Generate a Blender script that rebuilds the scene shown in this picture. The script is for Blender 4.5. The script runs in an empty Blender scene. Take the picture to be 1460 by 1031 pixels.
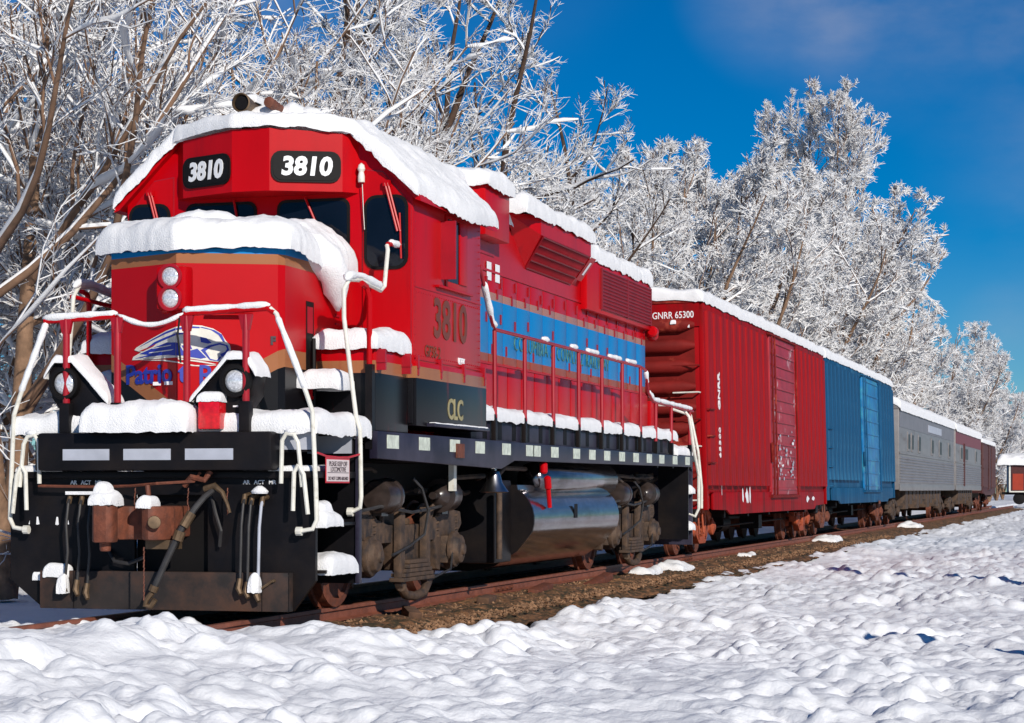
import bpy, bmesh, math, random
import numpy as np
from mathutils import Vector, Matrix, noise
R = math.radians
scene = bpy.context.scene
col = scene.collection
random.seed(7)

# ------------------------------------------------------------------ camera
YAW = math.atan(870/3050)
cd = bpy.data.cameras.new('camera'); cam = bpy.data.objects.new('camera', cd); col.objects.link(cam)
cd.sensor_width = 36; cd.lens = 3050/1460*36; cd.shift_y = 182/1460
cd.clip_start = .1; cd.clip_end = 5000
cam.location = (8.3, -17.69, 1.17); cam.rotation_euler = (R(90), 0, YAW)
scene.camera = cam
scene.render.resolution_x = 1024; scene.render.resolution_y = 723

# ------------------------------------------------------------------ light
SUN_EL, SUN_AZ = 25, 140           # azimuth clockwise from +Y
sv = Vector((math.sin(R(SUN_AZ))*math.cos(R(SUN_EL)), math.cos(R(SUN_AZ))*math.cos(R(SUN_EL)), math.sin(R(SUN_EL))))
sd = bpy.data.lights.new('sun', 'SUN'); sun = bpy.data.objects.new('sun', sd); col.objects.link(sun)
sd.energy = 4.2; sd.angle = R(.5); sd.color = (1, .935, .85)
sun.rotation_euler = sv.to_track_quat('Z', 'Y').to_euler()
world = bpy.data.worlds.new('World'); scene.world = world; world.use_nodes = True
wn = world.node_tree; wl = wn.links; bg = wn.nodes['Background']
sky = wn.nodes.new('ShaderNodeTexSky'); sky.sky_type = 'NISHITA'; sky.sun_disc = False
sky.sun_elevation = R(SUN_EL); sky.sun_rotation = R(SUN_AZ); sky.altitude = 1500
sky.air_density = 1.0; sky.dust_density = 0.05; sky.ozone_density = 5.0
hs = wn.nodes.new('ShaderNodeHueSaturation'); hs.inputs['Saturation'].default_value = 1.5; hs.inputs['Value'].default_value = .88
wl.new(sky.outputs[0], hs.inputs['Color'])
tc = wn.nodes.new('ShaderNodeTexCoord')
tint = wn.nodes.new('ShaderNodeMixRGB'); tint.blend_type = 'MULTIPLY'; tint.inputs[0].default_value = 1; tint.inputs[2].default_value = (.75, 1.02, 1.12, 1)
wl.new(hs.outputs[0], tint.inputs[1])
mp = wn.nodes.new('ShaderNodeMapping'); mp.inputs['Scale'].default_value = (1, 1, 2.2); wl.new(tc.outputs['Generated'], mp.inputs[0])
nz = wn.nodes.new('ShaderNodeTexNoise'); nz.inputs['Scale'].default_value = 9; nz.inputs['Detail'].default_value = 7; nz.inputs['Roughness'].default_value = .55
wl.new(mp.outputs[0], nz.inputs['Vector'])
acc = None
_f = Vector((-math.sin(YAW), math.cos(YAW), 0)); _r = Vector((math.cos(YAW), math.sin(YAW), 0))
for px, py, rad, amt in ((1195, 5, .050, .55), (1130, -40, .06, .5), (1425, 40, .032, .35), (1440, 455, .030, .18), (1300, -160, .12, .6), (1900, 100, .2, .6), (300, -500, .25, .6), (2600, 300, .3, .5), (-900, 0, .25, .6)):
    c = (_f+_r*((px-730)/3050)+Vector((0, 0, (697-py)/3050))).normalized()
    d = wn.nodes.new('ShaderNodeVectorMath'); d.operation = 'DISTANCE'; wl.new(tc.outputs['Generated'], d.inputs[0]); d.inputs[1].default_value = c
    r_ = wn.nodes.new('ShaderNodeMapRange'); r_.interpolation_type = 'SMOOTHSTEP'; r_.inputs[1].default_value = 0; r_.inputs[2].default_value = rad; r_.inputs[3].default_value = amt; r_.inputs[4].default_value = 0; wl.new(d.outputs['Value'], r_.inputs[0])
    if acc is None: acc = r_.outputs[0]
    else:
        m_ = wn.nodes.new('ShaderNodeMath'); m_.operation = 'MAXIMUM'; wl.new(acc, m_.inputs[0]); wl.new(r_.outputs[0], m_.inputs[1]); acc = m_.outputs[0]
cr = wn.nodes.new('ShaderNodeMapRange'); cr.inputs[1].default_value = .34; cr.inputs[2].default_value = .66; wl.new(nz.outputs['Fac'], cr.inputs[0])
ml = wn.nodes.new('ShaderNodeMath'); ml.operation = 'MULTIPLY'; wl.new(cr.outputs[0], ml.inputs[0]); wl.new(acc, ml.inputs[1])
mx = wn.nodes.new('ShaderNodeMixRGB'); mx.inputs[2].default_value = (6.0, 6.2, 7.6, 1)
wl.new(ml.outputs[0], mx.inputs[0]); wl.new(tint.outputs[0], mx.inputs[1]); wl.new(mx.outputs[0], bg.inputs['Color'])
bg.inputs['Strength'].default_value = .070
scene.view_settings.view_transform = 'Standard'; scene.view_settings.look = 'None'
scene.view_settings.exposure = 0; scene.view_settings.gamma = 1; scene.view_settings.use_curve_mapping = False
scene.render.engine = 'CYCLES'
scene.cycles.max_bounces = 6

# ------------------------------------------------------------------ materials
MATS = {}
def mat(name, c, rough=.5, metal=0, var=.12, vscale=3, bump=0, bscale=20, dirt=None, dscale=2, dlo=.5, dhi=.7, stretch=(1,1,1), coat=0, spec=None):
    if name in MATS: return MATS[name]
    m = bpy.data.materials.new(name); m.use_nodes = True; nt = m.node_tree; L = nt.links; b = nt.nodes['Principled BSDF']
    b.inputs['Roughness'].default_value = rough; b.inputs['Metallic'].default_value = metal
    if spec is not None: b.inputs['Specular IOR Level'].default_value = spec
    b.inputs['Coat Weight'].default_value = coat; b.inputs['Coat Roughness'].default_value = .15
    t = nt.nodes.new('ShaderNodeTexCoord'); mpn = nt.nodes.new('ShaderNodeMapping'); mpn.inputs['Scale'].default_value = stretch
    L.new(t.outputs['Object'], mpn.inputs[0])
    if callable(c): colsock = c(nt, t)
    else:
        rgb = nt.nodes.new('ShaderNodeRGB'); rgb.outputs[0].default_value = (*c, 1); colsock = rgb.outputs[0]
    if var:
        n = nt.nodes.new('ShaderNodeTexNoise'); n.inputs['Scale'].default_value = vscale; n.inputs['Detail'].default_value = 6
        L.new(mpn.outputs[0], n.inputs['Vector'])
        r = nt.nodes.new('ShaderNodeMapRange'); r.inputs[1].default_value = .3; r.inputs[2].default_value = .7
        r.inputs[3].default_value = 1-var; r.inputs[4].default_value = 1+var; L.new(n.outputs['Fac'], r.inputs[0])
        mm = nt.nodes.new('ShaderNodeVectorMath'); mm.operation = 'SCALE'; L.new(colsock, mm.inputs[0]); L.new(r.outputs[0], mm.inputs['Scale'])
        colsock = mm.outputs[0]
    if dirt:
        n2 = nt.nodes.new('ShaderNodeTexNoise'); n2.inputs['Scale'].default_value = dscale; n2.inputs['Detail'].default_value = 8; n2.inputs['Roughness'].default_value = .65
        L.new(mpn.outputs[0], n2.inputs['Vector'])
        r2 = nt.nodes.new('ShaderNodeMapRange'); r2.inputs[1].default_value = dlo; r2.inputs[2].default_value = dhi; L.new(n2.outputs['Fac'], r2.inputs[0])
        mi = nt.nodes.new('ShaderNodeMixRGB'); mi.inputs[2].default_value = (*dirt, 1); L.new(r2.outputs[0], mi.inputs[0]); L.new(colsock, mi.inputs[1])
        colsock = mi.outputs[0]
    L.new(colsock, b.inputs['Base Color'])
    if bump:
        n3 = nt.nodes.new('ShaderNodeTexNoise'); n3.inputs['Scale'].default_value = bscale; n3.inputs['Detail'].default_value = 5
        L.new(t.outputs['Object'], n3.inputs['Vector'])
        bp = nt.nodes.new('ShaderNodeBump'); bp.inputs['Strength'].default_value = bump; bp.inputs['Distance'].default_value = .02
        L.new(n3.outputs['Fac'], bp.inputs['Height']); L.new(bp.outputs[0], b.inputs['Normal'])
    MATS[name] = m; return m

def bands(stops, vee=None):
    """paint bands by height: stops = [(z, colour)...], each colour holds from z upward"""
    def f(nt, t):
        L = nt.links; s = nt.nodes.new('ShaderNodeSeparateXYZ'); L.new(t.outputs['Object'], s.inputs[0]); z = s.outputs[2]
        if vee:
            w, k = vee
            a = nt.nodes.new('ShaderNodeMath'); a.operation = 'ABSOLUTE'; L.new(s.outputs[0], a.inputs[0])
            b = nt.nodes.new('ShaderNodeMath'); b.operation = 'SUBTRACT'; b.inputs[0].default_value = w; L.new(a.outputs[0], b.inputs[1]); b.use_clamp = True
            c = nt.nodes.new('ShaderNodeMath'); c.operation = 'MULTIPLY'; L.new(b.outputs[0], c.inputs[0]); c.inputs[1].default_value = k
            d = nt.nodes.new('ShaderNodeMath'); d.operation = 'LESS_THAN'; L.new(s.outputs[2], d.inputs[0]); d.inputs[1].default_value = 2.66
            e = nt.nodes.new('ShaderNodeMath'); e.operation = 'MULTIPLY'; L.new(c.outputs[0], e.inputs[0]); L.new(d.outputs[0], e.inputs[1])
            g = nt.nodes.new('ShaderNodeMath'); g.operation = 'ADD'; L.new(s.outputs[2], g.inputs[0]); L.new(e.outputs[0], g.inputs[1]); z = g.outputs[0]
        mr = nt.nodes.new('ShaderNodeMapRange'); mr.inputs[1].default_value = 0; mr.inputs[2].default_value = 6; L.new(z, mr.inputs[0])
        cr = nt.nodes.new('ShaderNodeValToRGB'); cr.color_ramp.interpolation = 'CONSTANT'; el = cr.color_ramp.elements
        el[0].position = 0; el[0].color = (*stops[0][1], 1); el[1].position = stops[1][0]/6; el[1].color = (*stops[1][1], 1)
        for zz, c_ in stops[2:]:
            e_ = el.new(zz/6); e_.color = (*c_, 1)
        L.new(mr.outputs[0], cr.inputs[0]); return cr.outputs[0]
    return f

RED = (.46, .0005, .004); TAN = (.33, .13, .055); BLUE = (.001, .20, .50); BLK = (.006, .0055, .007)
M_red = mat('red_paint', RED, .36, dirt=(.26,.004,.010), dscale=1.6, dlo=.56, dhi=.85, stretch=(2.5,2.5,.5), var=.1, vscale=1.5, bump=.05, bscale=3, coat=.0, spec=.2)
M_drk = mat('dark_red_paint', (.34, .004, .014), .4, var=.15)
M_hood = mat('hood_paint', bands([(0, RED), (2.70, (.30,.055,.03)), (2.80, BLUE), (3.46, (.36,.17,.13)), (3.545, RED)]), .3, var=.12, vscale=1.2, bump=.12, bscale=4, coat=.0, spec=.22)
M_cab = mat('cab_paint', bands([(0, BLK), (2.26, TAN), (2.38, RED)]), .3, var=.08, vscale=1.2, bump=.05, bscale=3, coat=.0, spec=.25, dirt=(.27,.012,.012), dscale=1.5, dlo=.58, dhi=.9, stretch=(3,3,.5))
M_nose = mat('nose_paint', bands([(0, BLK), (2.28, TAN), (2.44, RED), (3.22, TAN), (3.31, BLUE)], (.875, .6)), .3, var=.08, vscale=1.4, bump=.04, bscale=3, coat=.0, spec=.2)
M_blk = mat('black_paint', BLK, .42, spec=.18, var=.25, vscale=4, bump=.08, bscale=12, dirt=(.018,.013,.011), dscale=1.5, dlo=.45, dhi=.75)
M_sill = mat('sill_paint', (.016,.014,.028), .4, spec=.22, var=.2, vscale=3, dirt=(.06,.055,.085), dscale=1.2, dlo=.4, dhi=.8)
M_plow = mat('plow_steel', (.03,.024,.022), .55, spec=.3, var=.3, vscale=4, dirt=(.085,.04,.024), dscale=2, dlo=.45, dhi=.7)
M_under = mat('dusty_underframe', (.085,.05,.03), .75, var=.35, vscale=9, bump=.25, bscale=30, dirt=(.025,.018,.016), dscale=6, dlo=.45, dhi=.65)
M_dark = mat('dark_void_steel', (.006,.005,.005), .6, var=.2, spec=.2)
M_rust = mat('rusty_steel', (.15,.042,.020), .7, var=.3, vscale=12, bump=.3, bscale=40, dirt=(.08,.03,.02), dscale=7)
M_orange = mat('orange_rust', (.36,.065,.02), .7, var=.3, vscale=8, bump=.2, bscale=30, dirt=(.09,.03,.02), dscale=5)
M_rail = mat('rusty_rail', (.22,.07,.04), .55, var=.25, vscale=6, bump=.2, bscale=30)
M_steel = mat('bright_steel', (.45,.45,.47), .28, metal=1, var=.15)
M_tank = mat('tank_steel', (.21,.20,.215), .14, metal=.95, var=.3, vscale=5, bump=.15, bscale=6, dirt=(.10,.07,.05), dscale=2.2, dlo=.5, dhi=.72, stretch=(1,.5,2.5))
M_white = mat('white_paint', (.72,.70,.62), .45, var=.12, vscale=10, dirt=(.35,.30,.2), dscale=9, dlo=.55, dhi=.8)
M_refl = mat('reflective_tape', (.62,.66,.55), .4, var=.25, vscale=14)
M_greyt = mat('grey_tape', (.42,.44,.50), .45, var=.12, vscale=5)
M_wtext = mat('white_lettering', (.85,.85,.85), .5, var=.05)
M_btext = mat('blue_lettering', (.015,.035,.36), .45, var=.05)
M_dtext = mat('dark_lettering', (.17,.035,.015), .5, var=.15)
M_gold = mat('gold_lettering', (.08,.22,.17), .5, var=.5, vscale=20)
M_gold2 = mat('pale_gold_lettering', (.34,.29,.14), .5, var=.2)
M_ktext = mat('black_lettering', (.03,.01,.02), .5, var=.1)
M_pane = mat('coach_window', (.015,.014,.014), .35, var=.2, spec=.12)
M_glass = mat('window_glass', (.004,.006,.012), .05, var=.2, coat=.0, spec=.3)
M_lens = mat('lamp_lens', (.75,.76,.78), .12, metal=.35, var=.35, vscale=60)  # mottled tone paints dark reflections into the lens colour
M_rlens = mat('red_lens', (.6,.004,.01), .25, var=.25, vscale=25, coat=.6)
M_grille = mat('grille_red', (.22,.003,.010), .5, var=.15)
M_pinkred = M_red
M_hose = mat('rubber_hose', (.03,.028,.028), .5, var=.3, vscale=10)
M_brass = mat('dirty_brass', (.14,.09,.05), .5, metal=.5, var=.3, vscale=15)
M_snow = mat('snow', (.85,.85,.85), .75, var=.05, vscale=9, bump=.5, bscale=75, spec=.15)
M_snowg = mat('ground_snow', (.83,.84,.855), .65, var=.06, vscale=1.2, bump=.5, bscale=22, spec=.2)
M_barkd = mat('dark_bark', (.065,.036,.022), .9, var=.4, vscale=5, bump=.6, bscale=14)
M_bark = mat('bark', (.21,.125,.075), .9, var=.4, vscale=6, bump=.6, bscale=14)
M_twig = mat('twig_bark', (.20,.115,.07), .9, var=.3, vscale=4)
M_wood = mat('tie_wood', (.11,.055,.03), .9, var=.4, vscale=7, bump=.5, bscale=25)
M_dirt = mat('brown_ballast', (.24,.11,.045), .95, var=.6, vscale=16, bump=1, bscale=45, dirt=(.045,.032,.012), dscale=5, dlo=.42, dhi=.58)
M_cyl = mat('grimy_gloss_black', (.035,.025,.022), .28, var=.4, vscale=8, spec=.6)
M_stone = mat('ballast_stone', (.23,.125,.065), .9, var=.6, vscale=9)
M_bred = mat('boxcar_red', (.31,.001,.004), .6, spec=.10, var=.18, vscale=2, bump=.06, bscale=5, dirt=(.10,.008,.008), dscale=1.8, dlo=.46, dhi=.68, stretch=(1,2.5,.25))
M_bred_shade = mat('boxcar_end_shaded_red', (.16,.010,.008), .7, spec=.15, var=.3, vscale=2, dirt=(.38,.06,.035), dscale=1.3, dlo=.56, dhi=.66)  # boxcar red darkened to paint in the end's shade, with orange blotches
M_bdoor = mat('boxcar_door_red', (.34,.012,.022), .5, var=.2, vscale=3, dirt=(.62,.42,.42), dscale=2.2, dlo=.60, dhi=.68)
M_bblue = mat('boxcar_blue', (.002,.065,.155), .6, spec=.15, var=.25, vscale=2, dirt=(.05,.20,.33), dscale=1.6, dlo=.5, dhi=.8, stretch=(1,2,.3))
M_bblue2 = mat('boxcar_door_blue', (.004,.15,.36), .45, var=.3, vscale=3, dirt=(.05,.34,.42), dscale=2, dlo=.5, dhi=.7)
M_grey = mat('stainless_grey', (.24,.225,.22), .42, metal=.3, var=.12, vscale=3, dirt=(.12,.08,.06), dscale=1.5, dlo=.55, dhi=.8, stretch=(1,.4,2))
M_letb = mat('car_red_letterboard', (.17,.028,.035), .5, var=.12)
M_greyd = mat('grey_letterboard', (.17,.165,.18), .5, var=.12)
M_brown = mat('boxcar_brown', (.065,.013,.011), .6, var=.2, vscale=2)
M_navy = mat('navy_paint', (.012,.035,.075), .5, var=.2)
M_odoor = mat('orange_door', (.33,.03,.008), .6, var=.1)

# ------------------------------------------------------------------ mesh helpers
class MB:
    def __init__(s): s.v = []; s.f = []; s.m = []
    def add(s, v, f, m=0):
        o = len(s.v); s.v += [tuple(p) for p in v]; s.f += [tuple(i+o for i in q) for q in f]; s.m += [m]*len(f); return s
    def box(s, x0, x1, y0, y1, z0, z1, m=0):
        return s.add([(x0,y0,z0),(x1,y0,z0),(x1,y1,z0),(x0,y1,z0),(x0,y0,z1),(x1,y0,z1),(x1,y1,z1),(x0,y1,z1)],
                     [(0,3,2,1),(4,5,6,7),(0,1,5,4),(1,2,6,5),(2,3,7,6),(3,0,4,7)], m)
    def prism(s, pts, plane, a0, a1, m=0):
        n = len(pts)
        def P(p, a): return {'XZ': (p[0], a, p[1]), 'YZ': (a, p[0], p[1]), 'XY': (p[0], p[1], a)}[plane]
        v = [P(p, a0) for p in pts]+[P(p, a1) for p in pts]
        return s.add(v, [tuple(range(n)), tuple(range(2*n-1, n-1, -1))]+[(i, (i+1) % n, n+(i+1) % n, n+i) for i in range(n)], m)
    def tube(s, pts, r, n=8, m=0, caps=True):
        pts = [Vector(p) for p in pts]; K = len(pts); rs = r if isinstance(r, (list, tuple)) else [r]*K
        v = []; prev = None
        for i, p in enumerate(pts):
            t = (pts[min(i+1, K-1)]-pts[max(i-1, 0)]).normalized()
            if prev is None:
                a = Vector((0,0,1)) if abs(t.z) < .9 else Vector((1,0,0)); u = t.cross(a).normalized()
            else:
                u = (prev-t*prev.dot(t)).normalized()
            prev = u; w = t.cross(u)
            for k in range(n):
                an = 2*math.pi*k/n; v.append(p+(u*math.cos(an)+w*math.sin(an))*rs[i])
        f = [(i*n+k, i*n+(k+1) % n, (i+1)*n+(k+1) % n, (i+1)*n+k) for i in range(K-1) for k in range(n)]
        if caps: f += [tuple(range(n))[::-1], tuple(range((K-1)*n, K*n))]
        return s.add(v, f, m)
    def cyl(s, p0, p1, r, r1=None, n=16, m=0): return s.tube([p0, p1], [r, r if r1 is None else r1], n, m)
    def lathe(s, c, ax, prof, n=20, m=0):
        """prof [(dist along ax, radius)]"""
        c = Vector(c); ax = Vector(ax).normalized(); a = Vector((0,0,1)) if abs(ax.z) < .9 else Vector((1,0,0)); u = ax.cross(a).normalized(); w = ax.cross(u); K = len(prof)
        v = [c+ax*d+(u*math.cos(2*math.pi*k/n)+w*math.sin(2*math.pi*k/n))*max(q, .001) for d, q in prof for k in range(n)]
        f = [(i*n+k, i*n+(k+1) % n, (i+1)*n+(k+1) % n, (i+1)*n+k) for i in range(K-1) for k in range(n)]+[tuple(range(n))[::-1], tuple(range((K-1)*n, K*n))]
        return s.add(v, f, m)
    def split(s, name, mats, parent=None, **k):
        """every loose piece becomes an object of its own"""
        par = list(range(len(s.v)))
        def find(a):
            while par[a] != a: par[a] = par[par[a]]; a = par[a]
            return a
        for f in s.f:
            for q in f[1:]: par[find(q)] = find(f[0])
        groups = {}
        for f in s.f: groups.setdefault(find(f[0]), []).append(f)
        for fs in groups.values():
            ids = sorted({i for f in fs for i in f}); mp_ = {j: i for i, j in enumerate(ids)}
            MB().add([s.v[i] for i in ids], [tuple(mp_[i] for i in f) for f in fs]).build(name, mats, parent, **k)
    def build(s, name, mats, parent=None, bevel=0, angle=35, label=None, smooth=True):
        me = bpy.data.meshes.new(name); me.from_pydata(s.v, [], s.f)
        ms = mats if isinstance(mats, (list, tuple)) else [mats]
        for q in ms: me.materials.append(q)
        if len(ms) > 1: me.polygons.foreach_set('material_index', s.m)
        b = bmesh.new(); b.from_mesh(me); bmesh.ops.recalc_face_normals(b, faces=b.faces)
        if bevel: bmesh.ops.bevel(b, geom=[e for e in b.edges if e.is_manifold and e.calc_face_angle(0) > .6], offset=bevel, segments=2, profile=.6, affect='EDGES', clamp_overlap=True)
        b.to_mesh(me); b.free()
        if smooth:
            me.polygons.foreach_set('use_smooth', [True]*len(me.polygons)); me.set_sharp_from_angle(angle=R(angle))
        return link(name, me, parent, label)
def link(name, me, parent=None, label=None, loc=None):
    o = bpy.data.objects.new(name, me); col.objects.link(o)
    if parent is not None: o.parent = parent
    if label: o['label'] = label
    if loc: o.location = loc
    return o
def thing(name, label, cat, loc=(0,0,0), group=None):
    o = bpy.data.objects.new(name, None); col.objects.link(o); o.location = loc; o['label'] = label; o['category'] = cat
    o.empty_display_size = .3
    if group: o['group'] = group
    return o
def tag(o, label, cat, group=None):
    o['label'] = label; o['category'] = cat
    if group: o['group'] = group
    return o
def copy_tree(o, parent=None):
    c = o.copy(); col.objects.link(c); c.parent = parent
    for ch in o.children: copy_tree(ch, c)
    return c
def text(s, size, origin, xdir, mt, parent, name='lettering', shear=0, bold=0, sx=1, ydir=(0,0,1), align='CENTER', depth=.004, space=1):
    cu = bpy.data.curves.new('t', 'FONT'); cu.body = s; cu.size = size; cu.shear = shear; cu.offset = bold; cu.align_x = align; cu.align_y = 'CENTER'
    cu.extrude = depth; cu.space_character = space; cu.resolution_u = 3
    o = bpy.data.objects.new('t', cu); col.objects.link(o)
    me = bpy.data.meshes.new_from_object(o.evaluated_get(bpy.context.evaluated_depsgraph_get()))
    bpy.data.objects.remove(o)
    x = Vector(xdir).normalized(); y = Vector(ydir).normalized(); z = x.cross(y).normalized(); org = Vector(origin)
    for v in me.vertices: v.co = org+x*v.co.x*sx+y*v.co.y+z*v.co.z
    me.materials.clear(); me.materials.append(mt); me.name = name
    return link(name, me, parent)
def fbm(p, o=3):
    return noise.fractal(p, 1, 2, o)
def snow_sheet(name, parent, f, L, W, T, seed=0, res=.045, rag=.03, R_=None, lump=.3, phi_max=106):
    Re = R_ or T
    Re = min(Re, L*.45, W*.45)
    def axis(len_):
        c = [(Re*(1-math.sin(R(p))), math.cos(R(p))) for p in [phi_max, 98, 80, 62, 45, 28, 12]]
        n = max(2, int((len_-2*Re)/res)); mid = [(Re+(len_-2*Re)*i/n, 1.0) for i in range(n+1)]
        return c+mid+[(len_-a, h) for a, h in reversed(c)]
    A = axis(L); B = axis(W); v = []
    for i, (a, ha) in enumerate(A):
        for j, (b, hb) in enumerate(B):
            h = min(ha, hb) if min(ha, hb) < 0 else math.sqrt(ha*hb)
            p = Vector(f(a, b)); q = p*3+Vector((seed*7.1, seed*3.3, 0))
            n1 = fbm(q, 3); n2 = noise.noise(p*17+Vector((seed, 0, 0)))
            z = T*h*(1+lump*n1)+(.10*T*n2 if h > .2 else 0)
            if h < .5: z -= rag*(.55*abs(noise.noise(Vector((p.x*5, p.y*5, seed*3.)))+.2)+.45*abs(noise.noise(Vector((p.x*31, p.y*31, seed*3.)))))*(1 if h < .1 else .35)
            off = .35*T*lump*n1
            ex = (-1 if i < 7 else 1 if i >= len(A)-7 else 0); ey = (-1 if j < 7 else 1 if j >= len(B)-7 else 0)
            v.append(p+Vector((.05*T*noise.noise(p*23)+off*.25*noise.noise(p*6), .05*T*noise.noise(p*23+Vector((5,0,0))), z)))
    n = len(B); fc = [(i*n+j, i*n+j+1, (i+1)*n+j+1, (i+1)*n+j) for i in range(len(A)-1) for j in range(n-1)]
    mb = MB().add(v, fc); return mb.build(name, M_snow, parent, angle=80)
def snow_rect(name, parent, x0, x1, y0, y1, z, T, seed=0, **k):
    return snow_sheet(name, parent, lambda a, b: (x0+a, y0+b, z), x1-x0, y1-y0, T, seed, **k)
def snow_line(name, parent, pts, r, seed=0, rise=.8, n=7, gap=0, step=.05):
    """lumpy snow lying along a rail; gap>0 breaks it into runs"""
    pts = [Vector(p) for p in pts]; dense = [pts[0]]
    for a, b in zip(pts, pts[1:]):
        k = max(1, int((b-a).length/step)); dense += [a.lerp(b, (i+1)/k) for i in range(k)]
    mb = MB(); run = []; rr = []
    def flush():
        if len(run) > 2:
            rr[0] *= .3; rr[-1] *= .3; mb.tube(list(run), list(rr), n)
        run.clear(); rr.clear()
    for i, p in enumerate(dense):
        s = noise.noise(Vector((p.x*2.2+seed*5, p.y*2.2, p.z*2.2)))
        if gap and s < gap: flush(); continue
        q = r*(1+.45*noise.noise(p*9+Vector((seed, 0, 0)))); run.append(p+Vector((0, 0, r*rise))); rr.append(q)
    flush()
    return mb.build(name, M_snow, parent, angle=80) if mb.v else None
def arc(c, r, a0, a1, n, plane='XZ'):
    out = []
    for i in range(n+1):
        a = R(a0+(a1-a0)*i/n); out.append((c[0]+r*math.cos(a), c[1]+r*math.sin(a)))
    return out
def rrect(x0, x1, y0, y1, r, n=4):
    return arc((x1-r, y1-r), r, 0, 90, n)+arc((x0+r, y1-r), r, 90, 180, n)+arc((x0+r, y0+r), r, 180, 270, n)+arc((x1-r, y0+r), r, 270, 360, n)
def panel(name, pts2, origin, xdir, mt, parent, depth, ydir=(0,0,1), bevel=0):
    x = Vector(xdir).normalized(); y = Vector(ydir).normalized(); z = x.cross(y).normalized(); o = Vector(origin)
    n = len(pts2); v = [o+x*a+y*b for a, b in pts2]+[o+x*a+y*b+z*depth for a, b in pts2]
    mb = MB().add(v, [tuple(range(n))[::-1], tuple(range(n, 2*n))]+[(i, (i+1) % n, n+(i+1) % n, n+i) for i in range(n)])
    return mb.build(name, mt, parent, bevel=bevel)
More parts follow.
